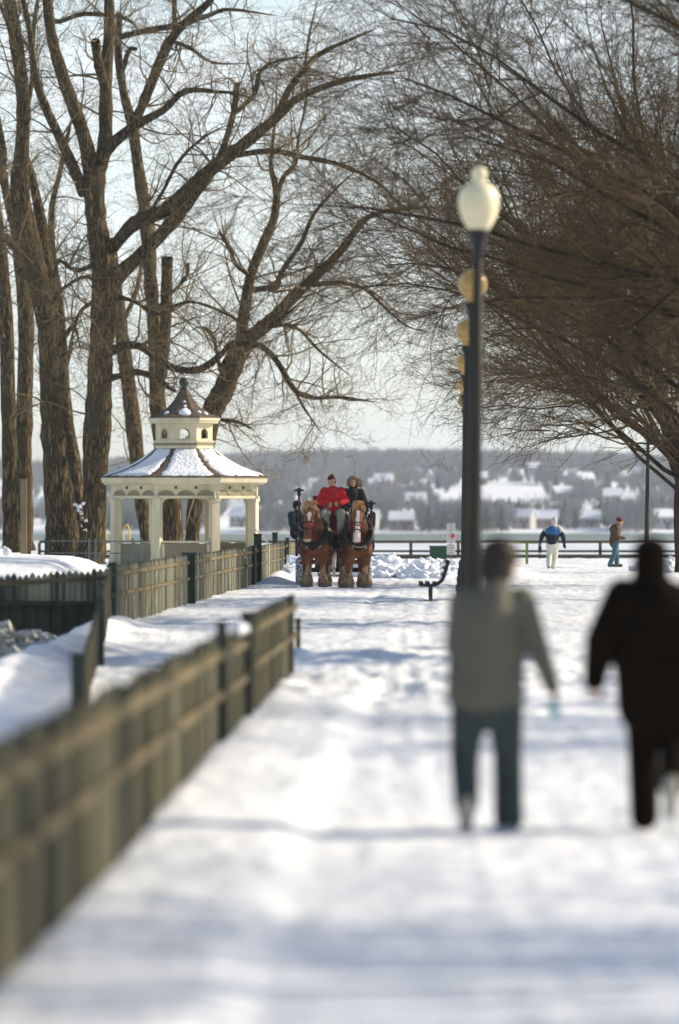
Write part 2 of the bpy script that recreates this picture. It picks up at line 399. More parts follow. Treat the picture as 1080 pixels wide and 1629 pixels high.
def grid_mesh(name, xs, ys, zf, m_, smooth=True):
    XX, YY = np.meshgrid(xs, ys); ZZ = zf(XX, YY)
    V = np.stack([XX, YY, ZZ], -1).reshape(-1, 3); nx, ny = len(xs), len(ys)
    i = np.arange(ny - 1)[:, None] * nx + np.arange(nx - 1)[None, :]
    Fq = np.stack([i, i + 1, i + nx + 1, i + nx], -1).reshape(-1, 4)
    me = bpy.data.meshes.new(name)
    me.vertices.add(len(V)); me.vertices.foreach_set('co', V.astype(np.float32).ravel())
    me.loops.add(Fq.size); me.loops.foreach_set('vertex_index', Fq.astype(np.int32).ravel())
    me.polygons.add(len(Fq)); me.polygons.foreach_set('loop_start', np.arange(len(Fq), dtype=np.int32) * 4)
    me.update(calc_edges=True); me.materials.append(m_); me.polygons.foreach_set('use_smooth', [smooth] * len(Fq))
    return me

xs = np.concatenate([np.linspace(-160, -14, 20)[:-1], np.linspace(-14, -6, 40)[:-1], np.linspace(-6, 6, 300)[:-1], np.linspace(6, 16, 60)[:-1], np.linspace(16, 160, 20)])
ys = [-10.0]
while ys[-1] < SEA_Y: ys.append(ys[-1] + max(.12, min(.55, (ys[-1]) * .0042)))
ys[-1] = SEA_Y
ys = np.array(ys)
# keep a crisp step at the basin wall
ys = np.sort(np.concatenate([ys[(ys < 92.55) | (ys > 93.3)], [92.6, 92.8, 92.98, 93.02, 93.2]]))
meta(link('snowy_ground', grid_mesh('snowy_ground', xs, ys, ground, M['snow'])), kind='structure')

# sea wall edge, ice, water, hills
w = MB(); w.box((0, SEA_Y + .15, -2.0), (320, .3, 4.1)); meta(w.build('shore_edge', M['railwood']), kind='structure')
def flat(name, y0, y1, z, m_, xw=1000):
    b = MB(); b.add([(-xw, y0, z), (xw, y0, z), (xw, y1, z), (-xw, y1, z)], [(0, 1, 2, 3)]); return meta(b.build(name, m_), kind='structure')
flat('lake_water', 900, 1560, -3.2, M['water'])
b = MB(); 
front = [(-1000 + i * 25, 1010 + 60 * math.sin(i * .9) * math.sin(i * .37) + random.uniform(-14, 14)) for i in range(81)]
b.add([(-1000, SEA_Y + .3, -3.0)] + [(x, y, -3.0) for x, y in front] + [(1000, SEA_Y + .3, -3.0)], [tuple(range(len(front) + 1, -1, -1))])
meta(b.build('lake_ice', M['ice']), kind='structure')
def hill(X, Y):
    k = [(1500, -3.6), (1530, -2.6), (1620, -1.6), (1800, 3.5), (2100, 9.5), (2500, 16), (3000, 23), (3300, 23), (3500, 10)]
    z = np.interp(Y, [a for a, _ in k], [c for _, c in k])
    r = sm(1600, 2400, Y)
    return z + r * (5.5 * fbm(X * .006, Y * .004, 4) + 2.0 * np.sin(X * .012 + 1.0))
meta(link('far_hills', grid_mesh('far_hills', np.linspace(-950, 950, 160), np.linspace(1500, 3500, 90), hill, M['hillsnow'])), kind='structure')
def hz(x, y): return float(hill(np.array([x]), np.array([y]))[0])

house_spots = [  # px, base py, distance, kind
 (585, 858, 1540, 1), (660, 838, 1800, 0), (695, 800, 2150, 1), (833, 845, 1570, 1), (868, 842, 1580, 0), (933, 840, 1600, 2), (1000, 838, 1640, 0), (1052, 846, 1560, 1),
 (610, 790, 2200, 0), (905, 795, 2150, 2), (1020, 778, 2350, 1), (960, 770, 2450, 0), (850, 770, 2500, 1), (465, 790, 2250, 1), (440, 840, 1620, 0), (385, 840, 1600, 1), (365, 800, 2100, 2),
 (206, 820, 1850, 0), (60, 830, 1700, 1), (735, 760, 2550, 0), (560, 768, 2450, 2), (480, 760, 2600, 1), (640, 762, 2550, 1), (790, 838, 1700, 2), (415, 775, 2400, 0), (1075, 800, 2100, 0),
 (520, 772, 2400, 1), (655, 778, 2350, 2), (690, 766, 2550, 0), (820, 790, 2200, 1), (880, 765, 2600, 0), (930, 800, 2050, 1), (990, 792, 2250, 0), (1050, 775, 2450, 1), (600, 812, 1950, 1), (640, 850, 1545, 0), (760, 800, 2100, 0), (400, 765, 2600, 0), (230, 790, 2200, 1), (100, 780, 2350, 0), (20, 800, 2100, 1), (975, 818, 1850, 1), (895, 815, 1900, 0), (520, 845, 1570, 0)]
# far bare woods on the hillside (uncountable)
def far_wood():
    N = 0; c = []
    rg = np.random.default_rng(3)
    tries = 17000
    Y = np.where(rg.random(tries) < .12, rg.uniform(1520, 1590, tries), rg.uniform(1590, 3050, tries)); X = rg.uniform(-1, 1, tries) * (Y * .066 + 60)
    dens = .8 * vnoise(X * .05 + 40, Y * .012) + .6 * vnoise(X * .14, Y * .03 + 9)
    for (hx_, hb_, hD, hk) in house_spots:
        hX = (hx_ - 540) / F * hD; dens = np.where((np.abs(X - hX) < 4.5) & (Y > hD - 60) & (Y < hD + 6), -9, dens)
    thr = np.where(Y > 2650, -.6, np.where(Y > 2450, .0, np.where(Y > 1660, .21, np.where(Y > 1585, .02, -.02))))
    keep = dens > thr
    X, Y, dens = X[keep], Y[keep], dens[keep]
    Z = hill(X, Y)
    return X, Y, Z
fx, fy, fz = far_wood()
print('far trees', len(fx))
rg = np.random.default_rng(5)
sel = rg.random(len(fx)) < .12
def far_bare(X, Y, Z):
    n = len(X); H = rg.uniform(5.5, 10.5, n) * np.where(Y > 2500, 1.25, 1); K = 34
    ang = rg.uniform(0, 2 * PI, (n, K)); rr = rg.uniform(.1, 1, (n, K)) ** .6
    h0 = rg.uniform(.1, .45, (n, K)) * H[:, None]
    h1 = h0 + rg.uniform(.3, .6, (n, K)) * H[:, None]
    h1 = np.minimum(h1, H[:, None] * (1.02 - .3 * rr ** 2))
    wd = H * .36
    p0 = np.stack([X[:, None] + np.cos(ang) * rr * wd[:, None] * .25, Y[:, None] + np.sin(ang) * rr * wd[:, None] * .25, Z[:, None] + h0], -1)
    p2 = np.stack([X[:, None] + np.cos(ang) * rr * wd[:, None], Y[:, None] + np.sin(ang) * rr * wd[:, None], Z[:, None] + h1], -1)
    p1 = (p0 + p2) / 2 + rg.normal(0, .25, p0.shape)
    pts = np.stack([p0, p1, p2], 2).reshape(-1, 3, 3)
    rad = np.broadcast_to(np.array([.16, .13, .07]), (len(pts), 3)) * rg.uniform(.6, 1.5, (len(pts), 1))
    t0 = np.stack([X, Y, Z - .5], -1); t2 = np.stack([X, Y, Z + H * .8], -1)
    tr = np.stack([t0, (t0 + t2) / 2, t2], 1)
    return [(pts, rad, 3), (tr, np.broadcast_to(np.array([.3, .22, .1]), (n, 3)), 4)]
meta(link('far_bare_wood', tubes_mesh('far_bare_wood', far_bare(fx[~sel], fy[~sel], fz[~sel]), M['farwood'])), 'hazy belt of bare grey-brown woods covering the far hillside', 'woods', kind='stuff')
def far_ever(X, Y, Z):
    n = len(X); H = rg.uniform(5, 9, n)
    pts = np.stack([np.stack([X, Y, Z + H * q], -1) for q in (0, .12, .14, .4, .7, 1)], 1)
    pts[:, :, :2] += rg.normal(0, .15, (n, 6, 2))
    rad = np.stack([H * q for q in (.03, .03, .24, .17, .09, .005)], 1)
    return [(pts, rad, 7)]
meta(link('far_evergreen_wood', tubes_mesh('far_evergreen_wood', far_ever(fx[sel], fy[sel], fz[sel]), M['fargreen'])), 'scattered dark evergreens among the bare woods on the far hillside', 'woods', kind='stuff')

# houses on the far shore
def house(w_, d_, h_, wall, name='shore_house'):
    t = thing(name, 'x', 'house')
    b = MB(); b.box((0, 0, h_ / 2), (w_, d_, h_))
    g = h_ + w_ * .02
    b.add([(-w_ / 2, -d_ / 2, h_), (-w_ / 2, d_ / 2, h_), (-w_ / 2, 0, h_ + d_ * .33)], [(0, 1, 2)])
    b.add([(w_ / 2, -d_ / 2, h_), (w_ / 2, d_ / 2, h_), (w_ / 2, 0, h_ + d_ * .33)], [(0, 2, 1)])
    b.build('wall', M[wall], t)
    r = MB(); e = .5; rz_ = d_ * .33
    prof = [(-d_ / 2 - e, h_ - e * .66), (0, h_ + rz_ + .0), (d_ / 2 + e, h_ - e * .66), (d_ / 2 + e, h_ - e * .66 + .3), (0, h_ + rz_ + .32), (-d_ / 2 - e, h_ - e * .66 + .3)]
    v = [(x, y, z) for x in (-w_ / 2 - .4, w_ / 2 + .4) for y, z in prof]
    r.add(v, [tuple(range(5, -1, -1)), tuple(range(6, 12))] + [(i, (i + 1) % 6, 6 + (i + 1) % 6, 6 + i) for i in range(6)])
    ro = r.build('roof', M['snow_pile'], t)
    c = MB(); c.box((w_ * .25, .6, h_ + rz_ + .2), (.8, .8, 1.8)); c.build('chimney', M['housewall'], ro)
    for k in range(3):
        q = MB(); q.box((-w_ * .32 + k * w_ * .32, -d_ / 2 - .04, h_ * .6), (w_ * .12, .1, h_ * .3)); q.build('window', M['glass'], t)
    q = MB(); q.box((w_ * .16, -d_ / 2 - .05, 1.05), (1.0, .12, 2.1)); q.build('door', M['wagon'], t)
    return t
hs = [house(6.5, 6, 3.0, 'housewall'), house(5.5, 5.5, 3.6, 'housewhite'), house(7.5, 6, 2.8, 'housegrey')]
wl_ = {0: 'tan', 1: 'white', 2: 'grey'}
spots = list(house_spots)
spots.sort(key=lambda q: (q[2] > 1750, q[0]))
ords = ['first', 'second', 'third', 'fourth', 'fifth', 'sixth', 'seventh', 'eighth', 'ninth', 'tenth', 'eleventh', 'twelfth', 'thirteenth', 'fourteenth', 'fifteenth', 'sixteenth', 'seventeenth', 'eighteenth', 'nineteenth', 'twentieth']
cnt = {}
for i, (px, py, D, k) in enumerate(spots):
    t = copytree(hs[k]); x = (px - 540) / F * D; t.location = (x, D, hz(x, D) - .1); t.rotation_euler = (0, 0, random.uniform(-.4, .4))
    row = 'on the hillside' if D > 1750 else 'at the far waterline'
    cnt[(k, row)] = cnt.get((k, row), 0) + 1
    meta(t, '%s house with snow-covered roof %s, %s such house from the left' % (wl_[k], row, ords[cnt[(k, row)] - 1]), 'house', 'houses across the lake')
for h_ in hs:
    for c in list(h_.children_recursive) + [h_]: bpy.data.objects.remove(c)

# haze over the whole scene
def haze():
    b = MB(); b.box((0, 1740, 20), (1960, 3560, 50))
    m = bpy.data.materials.new('haze'); m.use_nodes = True; n = m.node_tree.nodes; n.clear()
    o = n.new('ShaderNodeOutputMaterial'); v = n.new('ShaderNodeVolumePrincipled'); v.inputs['Density'].default_value = .00014
    v.inputs['Color'].default_value = (.80, .89, .98, 1); v.inputs['Anisotropy'].default_value = .0
    m.node_tree.links.new(v.outputs[0], o.inputs['Volume'])
    ob = b.build('haze', m); meta(ob, 'thin blue-grey winter haze over the lake and far hills', 'haze', kind='stuff')
HAZE = True
if HAZE: haze()

# ---------------------------------------------------------------- fences
def fence(name, label, A, B, h0, h1, posts=(), pitch=.115, pw=.078, side=1, botf=None, jag=.012, mat_p='wood', rails=True):
    """A,B = (x,y) ends; h0,h1 = picket height at the ends; rails on the +X side when side=1"""
    A = Vector(A); B = Vector(B); d = B - A; L = d.length; u = d / L; nrm = Vector((u.y, -u.x)) * side
    t = thing(name, label, 'fence', (A.x, A.y, 0)); rot = math.atan2(u.y, u.x)
    n = int(L / pitch); pk = MB()
    for i in range(n):
        q = (i + .5) / n; p = A + d * q
        hh = 0
        h = h0 + (h1 - h0) * q + hh + random.uniform(-jag, jag)
        zb = (botf(q) if botf else -.15)
        c = p - A + nrm * random.uniform(-.004, .004)
        hw = pw / 2; th = .011; pts = [(-hw, zb), (hw, zb), (hw, h - .06), (hw * .15, h), (-hw * .15, h), (-hw, h - .06)]
        v = []
        for sgn in (-1, 1):
            for a, z in pts:
                w2 = u * a + nrm * th * sgn; v.append((c.x + w2.x, c.y + w2.y, z))
        pk.add(v, [tuple(range(5, -1, -1)), tuple(range(6, 12))] + [(j, (j + 1) % 6, 6 + (j + 1) % 6, 6 + j) for j in range(6)])
    pk.build('picket_panel', M[mat_p], t)
    for fr in () if not rails else (((.86, .034), (.52, .03)) if not botf else ((.84, .034),)):
        r = MB(); q1 = Vector((u.x, u.y, 0))
        a0 = nrm * .018; a1 = nrm * .052; V = []
        for q0 in (0, 1):
            zc = (h0 + (h1 - h0) * q0) * fr[0]; e = d * q0
            V += [(e.x + a0.x, e.y + a0.y, zc - fr[1]), (e.x + a1.x, e.y + a1.y, zc - fr[1]), (e.x + a1.x, e.y + a1.y, zc + fr[1]), (e.x + a0.x, e.y + a0.y, zc + fr[1])]
        r.add(V, [(0, 1, 2, 3), (7, 6, 5, 4), (0, 4, 5, 1), (1, 5, 6, 2), (2, 6, 7, 3), (3, 7, 4, 0)])
        r.build('rail', M['rail_near' if mat_p == 'wood_near' else 'rail'], t)
    for q, ph, pr in posts:
        p = d * q; r = MB(); r.box((p.x + nrm.x * .03, p.y + nrm.y * .03, ph / 2 - .15), (pr, pr, ph + .3), rot)
        r.box((p.x + nrm.x * .03, p.y + nrm.y * .03, ph + .015), (pr * 1.2, pr * 1.2, .03), rot)
        r.build('post', M['postgreen'], t)
    return t
def nf(px):   # parameter along near fence at photo column px
    s = (715 - px) / 1.78; return F / s
yA, yB, yC, yD = 17.0, nf(345), nf(386), nf(466)
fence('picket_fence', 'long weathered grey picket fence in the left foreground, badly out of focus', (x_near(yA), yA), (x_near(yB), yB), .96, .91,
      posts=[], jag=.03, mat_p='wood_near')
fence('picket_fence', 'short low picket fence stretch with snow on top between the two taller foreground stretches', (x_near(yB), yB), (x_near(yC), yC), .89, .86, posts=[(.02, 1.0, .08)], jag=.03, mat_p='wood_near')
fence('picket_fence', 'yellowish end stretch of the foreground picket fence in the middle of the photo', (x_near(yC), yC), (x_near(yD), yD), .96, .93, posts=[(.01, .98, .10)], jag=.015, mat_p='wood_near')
t = thing('fence_post', 'small dark free-standing post just past the end of the foreground fence', 'post', (-.56, 77.2, 0))
r = MB(); r.box((0, 0, .2), (.06, .06, .48)); r.build('post_shaft', M['brown'], t)
# far fence along the promenade
Af = (x_far(93.3), 93.3); Bf = (x_far(172), 172)
def qf(px):  # column -> parameter on far fence
    s = (781 - px) / 6.2; return (F / s - 93.3) / (172 - 93.3)
fence('picket_fence', 'long grey-green picket fence running past the gazebo beside the promenade', Af, Bf, 1.0, 1.0,
      posts=[(.002, 1.03, .12), (qf(302), 1.03, .26), (qf(403), 1.0, .12), (qf(411), 1.30, .2), (.995, 1.0, .1)], jag=.02)
fence('picket_fence', 'partly buried picket fence on the dark basin wall at the left edge', (-8.2, 93.05), (-3.76, 93.05), .66, .97, botf=lambda q: .40, side=1, jag=.03, pitch=.100, pw=.099)
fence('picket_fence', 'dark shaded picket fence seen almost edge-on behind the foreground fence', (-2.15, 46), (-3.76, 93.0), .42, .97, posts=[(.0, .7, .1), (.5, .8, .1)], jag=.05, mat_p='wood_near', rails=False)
fence('picket_fence', 'farthest picket fence piece with dark posts left of the carriage', (-2.05, 178), (-1.0, 205), 1.0, .85, posts=[(0, 1.25, .16), (.3, 1.05, .12), (.6, 1.05, .12), (.97, 1.05, .12)])
# basin wall of vertical sheet piles under the fence
t = thing('basin_wall', 'dark ribbed sheet-pile wall dropping into the basin at the left edge', 'wall', (-6, 92.95, 0))
r = MB()
for i in range(60):
    x = 2.2 - i * .11; r.box((x, -.02 - .03 * (i % 2), -.30), (.11, .08, 1.36))
r.build('sheet_piling', M['dockwall'], t)
r = MB(); r.box((-1.0, -.12, .40), (6.5, .14, .07)); r.build('cap_beam', M['dockwall'], t)
r = MB(); r.box((-1.0, -.10, -.10), (6.5, .06, .06)); r.build('wale', M['dockwall'], t)

# lumpy snow things
def chunks(name, label, c, spread, n, rmin, rmax, m_='snow_pile', base=None, seed=1):
    rr = random.Random(seed); t = MB()
    if base: t.ell((0, 0, 0), base, 20, 10)
    for i in range(n):
        a = rr.uniform(0, 2 * PI); q = math.sqrt(rr.random())
        x = math.cos(a) * q * spread[0]; y = math.sin(a) * q * spread[1]
        hh = spread[2] * (1 - q * q) ** .7 * rr.uniform(.6, 1.1); r_ = rr.uniform(rmin, rmax)
        t.box((x, y, hh * .9), (r_ * rr.uniform(1, 2.1), r_ * rr.uniform(1, 2.1), r_ * rr.uniform(.8, 1.6)), M4=Matrix.Rotation(rr.uniform(0, 3), 3, 'X') @ Matrix.Rotation(rr.uniform(0, 3), 3, 'Z'))
    o = t.remesh(name, M[m_], None, vox=.035, smooth=2)
    o.location = c; meta(o, label, 'snow pile'); return o
chunks('snow_cushion', 'small cushion of snow lying on the low middle stretch of the foreground fence', (x_near(yC) + .0, yC - 1.2, .88), (.03, 1.0, .03), 40, .03, .06, seed=31)
chunks('snow_pile', 'chunky shovelled snow pile on the promenade right of the carriage', (1.25, 168, .0), (1.15, 4.5, .62), 420, .04, .15, base=(1.1, 4.0, .5), seed=4)
chunks('snow_pile', 'lower lumpy snow pile behind the black bench', (2.75, 166, .0), (1.3, 4.0, .52), 380, .04, .14, base=(1.3, 3.8, .4), seed=8)
chunks('snow_pile', 'small lumpy snow pile at the foot of the lamp posts', (4.1, 176, .0), (.9, 4.0, .22), 60, .06, .16, base=(.9, 3, .15), seed=18)
chunks('snow_pile', 'low snow pile between the farthest picket fence and the carriage', (-1.45, 176, .0), (.5, 8, .5), 110, .06, .2, base=(.45, 8, .4), seed=9)
chunks('snow_pile', 'bright snow lump directly behind the foreground fence', (-1.72, 46.5, .26), (.08, .1, .06), 8, .06, .1, base=(.10, .12, .10), seed=10)
chunks('snow_pile', 'small broken snow heap at the far right by the shore railing', (11.0, 185, .0), (1.5, 5, .3), 90, .06, .2, base=(1.4, 4, .2), seed=20)
chunks('snow_pile', 'dirty grey ice rubble in the basin at the left edge', (-5.2, 87, -.45), (1.3, 3, .55), 300, .04, .16, m_='snow_grey', base=(1.3, 2.6, .25), seed=12)
chunks('snow_pile', 'snow clump on top of the big mound at the left edge', (-7.75, 128, .93), (.35, .5, .22), 22, .05, .12, base=(.3, .4, .08), seed=14)

# ---------------------------------------------------------------- gazebo (8-sided, cream)
GS = 47.0
gx = (289 - 540) / GS; gy = F / GS + 2.9
g = thing('gazebo', 'cream eight-sided gazebo with arched frieze, snowy flared roof and small cupola', 'gazebo', (gx, gy, 0), R(3))
S8 = PI / 8
def octo(r, z0, z1, mb, r1=None): # r = half width across flats
    c = 1 / math.cos(S8); return mb.lathe([(r * c, z0), ((r1 or r) * c, z1)], n=8, rot=S8)
def zz(py): return EYE - (py - HOR) / GS
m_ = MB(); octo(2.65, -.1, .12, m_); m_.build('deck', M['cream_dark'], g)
Rc = 2.34  # apothem of the column ring
for k in range(8):
    a = S8 + k * PI / 4; cx = math.cos(a) * Rc / math.cos(S8); cy = math.sin(a) * Rc / math.cos(S8)
    c = MB(); c.box((cx, cy, 1.25), (.29, .29, 2.4), a); c.box((cx, cy, .25), (.36, .36, .3), a); c.box((cx, cy, 2.33), (.35, .35, .09), a)
    col_ = c.build('column', M['cream'], g)
    for sg in (-1, 1):   # curved brackets
        br = MB()
        aa = k * PI / 4 + (PI / 4 if sg > 0 else 0)
        ex = Vector((-math.sin(aa), math.cos(aa), 0)) * sg
        base = Vector((cx, cy, 0)) 
        pts = []
        for j in range(6):
            th = j / 5 * PI / 2
            pts.append(base + ex * (.14 + .27 * (1 - math.cos(th))) + Vector((0, 0, 2.14 + .27 * math.sin(th) )))
        br.tube(pts, .035, 6)
        o1 = base + ex * .13
        prof = [(0, 2.08)] + [(.01 + .28 * (1 - math.cos(j / 5 * PI / 2)), 2.10 + .30 * math.sin(j / 5 * PI / 2)) for j in range(6)] + [(0, 2.40)]
        nn = Vector((math.cos(aa), math.sin(aa), 0)) * .035
        v = [o1 + ex * a_ + Vector((0, 0, z_)) - nn for a_, z_ in prof] + [o1 + ex * a_ + Vector((0, 0, z_)) + nn for a_, z_ in prof]
        L_ = len(prof); br.add(v, [tuple(range(L_ - 1, -1, -1)), tuple(range(L_, 2 * L_))] + [(i, (i + 1) % L_, L_ + (i + 1) % L_, L_ + i) for i in range(L_)])
        br.build('bracket', M['cream'], col_)
# frieze: lower beam, upper beam and 8 face panels with arches
zb0, zb1 = 2.385, 2.87
for k in range(8):
    a = k * PI / 4; n_ = Vector((math.cos(a), math.sin(a), 0)); e_ = Vector((-math.sin(a), math.cos(a), 0))
    W = 2 * Rc * math.tan(S8)
    fr = MB(); Mx = Matrix((e_, n_, Vector((0, 0, 1)))).transposed()
    hw = W / 2 + .10
    fr.box(n_ * (Rc + .06) + Vector((0, 0, (zb0 + zb1) / 2)), (2 * hw + .02, .12, zb1 - zb0), M4=Mx)
    fr.box(n_ * (Rc + .085) + Vector((0, 0, zb0 + .045)), (2 * hw + .09, .17, .09), M4=Mx)
    f_o = fr.build('frieze', M['cream'], g)
    ar = MB(); dots = MB(); rims = MB()
    for j in (-1, 0, 1):
        cxx = j * (2 * hw - .1) / 3; rad_ = (2 * hw - .1) / 6 - .03
        pr = [(cxx + rad_ * math.cos(q / 10 * PI), zb0 + .10 + rad_ * .66 * math.sin(q / 10 * PI)) for q in range(11)]
        v = [n_ * (Rc + .115) + e_ * x + Vector((0, 0, z)) for x, z in pr] + [n_ * (Rc + .130) + e_ * x + Vector((0, 0, z)) for x, z in pr]
        ar.add(v, [tuple(range(10, -1, -1)), tuple(range(11, 22))] + [(i, (i + 1) % 11, 11 + (i + 1) % 11, 11 + i) for i in range(11)])
        rims.tube([n_ * (Rc + .135) + e_ * x + Vector((0, 0, z)) for x, z in pr], .018, 5)
    for j in (-.5, .5):
        cxx = j * (2 * hw - .1) / 3
        dots.tube([n_ * (Rc + .10) + e_ * cxx + Vector((0, 0, zb1 - .12)), n_ * (Rc + .15) + e_ * cxx + Vector((0, 0, zb1 - .12))], .05, 10)
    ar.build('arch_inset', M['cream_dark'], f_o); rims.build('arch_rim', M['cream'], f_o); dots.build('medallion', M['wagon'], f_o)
m_ = MB(); octo(2.70, 2.87, 2.93, m_, 2.78); m_.build('soffit', M['cream'], g)
m_ = MB(); octo(2.80, 2.93, 3.09, m_, 2.84); m_.build('fascia', M['cream'], g)
# main roof, concave
prof = [(2.86, 3.09), (2.84, 3.13), (2.35, 3.27), (1.9, 3.45), (1.5, 3.67), (1.2, 3.90), (.98, 4.12)]
c8 = 1 / math.cos(S8)
m_ = MB(); m_.lathe([(r * c8, z) for r, z in prof], n=8, rot=S8); roof = m_.build('roof', M['shingle'], g)
# snow sheets on the roof faces, with ragged edges
rr = random.Random(3)
for k in range(8):
    a = k * PI / 4; n_ = Vector((math.cos(a), math.sin(a), 0)); e_ = Vector((-math.sin(a), math.cos(a), 0))
    sn = MB(); rows = 16; cols = 14; V = []
    cover = {6: .90, 7: .93, 5: .86, 0: .9}.get(k, .86)
    for i in range(rows + 1):
        q = i / rows; rr_ = 2.74 + (1.0 - 2.74) * q; z_ = np.interp(-rr_, [-p[0] for p in prof], [p[1] for p in prof])
        hwid = rr_ * math.tan(S8)
        cl = cover - .05 - rr.uniform(0, .12); crt = cover + .02 - rr.uniform(0, .12)
        for j in range(cols + 1):
            x = -hwid * cl + (hwid * (cl + crt)) * j / cols
            edge = min(j, cols - j, i, rows - i)
            th = .012 + (.055 if edge > 1 else .035 if edge == 1 else -.02)
            if k == 7 and rr.random() < .12: th = -.03
            V.append(n_ * (rr_ + (rr.uniform(-.05, .05) if i == 0 else 0)) + e_ * x + Vector((0, 0, float(z_) + th + rr.uniform(-.006, .006))))
    C1 = cols + 1
    sn.add(V, [(i * C1 + j, i * C1 + j + 1, (i + 1) * C1 + j + 1, (i + 1) * C1 + j) for i in range(rows) for j in range(cols)])
    so = sn.build('snow_cover', M['snow_pile'], roof, smooth=True)
# cupola
cz0, cz1 = 4.10, 4.98; ra = .97
m_ = MB(); octo(ra + .03, 4.08, 4.30, m_); octo(ra + .06, 4.30, 4.37, m_, ra + .09); m_.build('cupola_base', M['cream'], g)
m_ = MB(); octo(ra + .035, 4.20, 4.29, m_, ra + .035); m_.build('cupola_band', M['cream_dark'], g)
for k in range(8):   # wall faces with an arched opening each
    a = k * PI / 4; n_ = Vector((math.cos(a), math.sin(a), 0)); e_ = Vector((-math.sin(a), math.cos(a), 0))
    hw = ra * math.tan(S8); ow = .17; z0, z1 = 4.37, 4.98; oz0, oz1 = 4.44, 4.62
    arch = [(-ow, oz0), (-ow, oz1)] + [(-ow * math.cos(q / 6 * PI), oz1 + ow * math.sin(q / 6 * PI)) for q in range(1, 6)] + [(ow, oz1), (ow, oz0)]
    outer = [(-hw, z0), (-hw, oz1)] + [(-hw + 2 * hw * q / 6, z1) for q in range(1, 6)] + [(hw, oz1), (hw, z0)]
    for q in (0,):
        pass
    nA = len(arch); wl3 = MB(); V = []
    for off in (0, -.06):
        V += [n_ * (ra + off) + e_ * x + Vector((0, 0, z)) for x, z in outer] + [n_ * (ra + off) + e_ * x + Vector((0, 0, z)) for x, z in arch]
    fs = []
    for base_, fl in ((0, 1), (2 * nA, 0)):
        for i in range(nA - 1):
            q_ = (base_ + i, base_ + i + 1, base_ + nA + i + 1, base_ + nA + i); fs.append(q_ if fl else q_[::-1])
        q_ = (base_ + nA - 1, base_ + 0, base_ + nA, base_ + 2 * nA - 1); fs.append(q_ if fl else q_[::-1])
    for i in range(nA): fs.append((nA + i, nA + (i + 1) % nA, 3 * nA + (i + 1) % nA, 3 * nA + i))
    # corners of outer top
    V += [n_ * ra + e_ * -hw + Vector((0, 0, z1)), n_ * ra + e_ * hw + Vector((0, 0, z1))]
    fs += [(1, 4 * nA, 2), (nA - 3, 4 * nA + 1, nA - 2)]
    wl3.add(V, fs); wl3.build('cupola_wall', M['cream'], g)
m_ = MB(); octo(1.16, 4.97, 5.06, m_, 1.20); octo(1.22, 5.06, 5.14, m_, 1.22); m_.build('cupola_cornice', M['cream'], g)
prof2 = [(1.22, 5.14), (1.18, 5.19), (.86, 5.31), (.56, 5.52), (.34, 5.78), (.20, 6.02), (.13, 6.14)]
m_ = MB(); m_.lathe([(r * c8, z) for r, z in prof2], n=8, rot=S8); r2 = m_.build('cupola_roof', M['shingle'], g)
sn = MB()
for (k, q, wd, sx) in ((6, .28, .22, 0), (6, .45, .10, .02), (7, .25, .10, .1), (7, .35, .08, -.1), (5, .3, .1, .0), (6, .72, .05, .0), (6, .6, .06, 0.02)):
    a = k * PI / 4; n_ = Vector((math.cos(a), math.sin(a), 0)); e_ = Vector((-math.sin(a), math.cos(a), 0))
    r_ = 1.2 - q * 1.1; z_ = float(np.interp(-r_, [-p[0] for p in prof2], [p[1] for p in prof2]))
    sn.ell(n_ * r_ + e_ * sx + Vector((0, 0, z_ + .01)), (wd, wd, wd * .5), 9, 5, Matrix.Rotation(a, 3, 'Z') @ Matrix.Rotation(R(38), 3, 'Y'))
sn.build('snow_patch', M['snow_pile'], r2, smooth=True)
m_ = MB(); m_.lathe([(.12, 6.10), (.10, 6.16), (.16, 6.19), (.09, 6.23), (.15, 6.29), (.185, 6.38), (.16, 6.47), (.08, 6.54), (.01, 6.56)], n=16); m_.build('finial', M['finial'], g, smooth=True)
# low panels between columns
for k, mm in ((5, 'cream'), (6, 'cream'), (4, 'cream'), (0, 'cream'), (1, 'cream')):
    a = k * PI / 4; n_ = Vector((math.cos(a), math.sin(a), 0)); e_ = Vector((-math.sin(a), math.cos(a), 0)); Mx = Matrix((e_, n_, Vector((0, 0, 1)))).transposed()
    if k == 4: continue
    W = 2 * Rc * math.tan(S8) - .3; h_ = .80
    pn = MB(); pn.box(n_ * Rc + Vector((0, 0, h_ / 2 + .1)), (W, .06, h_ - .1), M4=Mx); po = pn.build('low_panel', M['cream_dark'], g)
    tr = MB(); tr.box(n_ * Rc + Vector((0, 0, h_ + .11)), (W, .14, .07), M4=Mx)
    for x in (-W / 2 + .05, W / 2 - .05): tr.box(n_ * (Rc + .04) + e_ * x + Vector((0, 0, h_ / 2 + .08)), (.1, .05, h_ - .1), M4=Mx)
    tr.build('panel_trim', M['cream'], po)

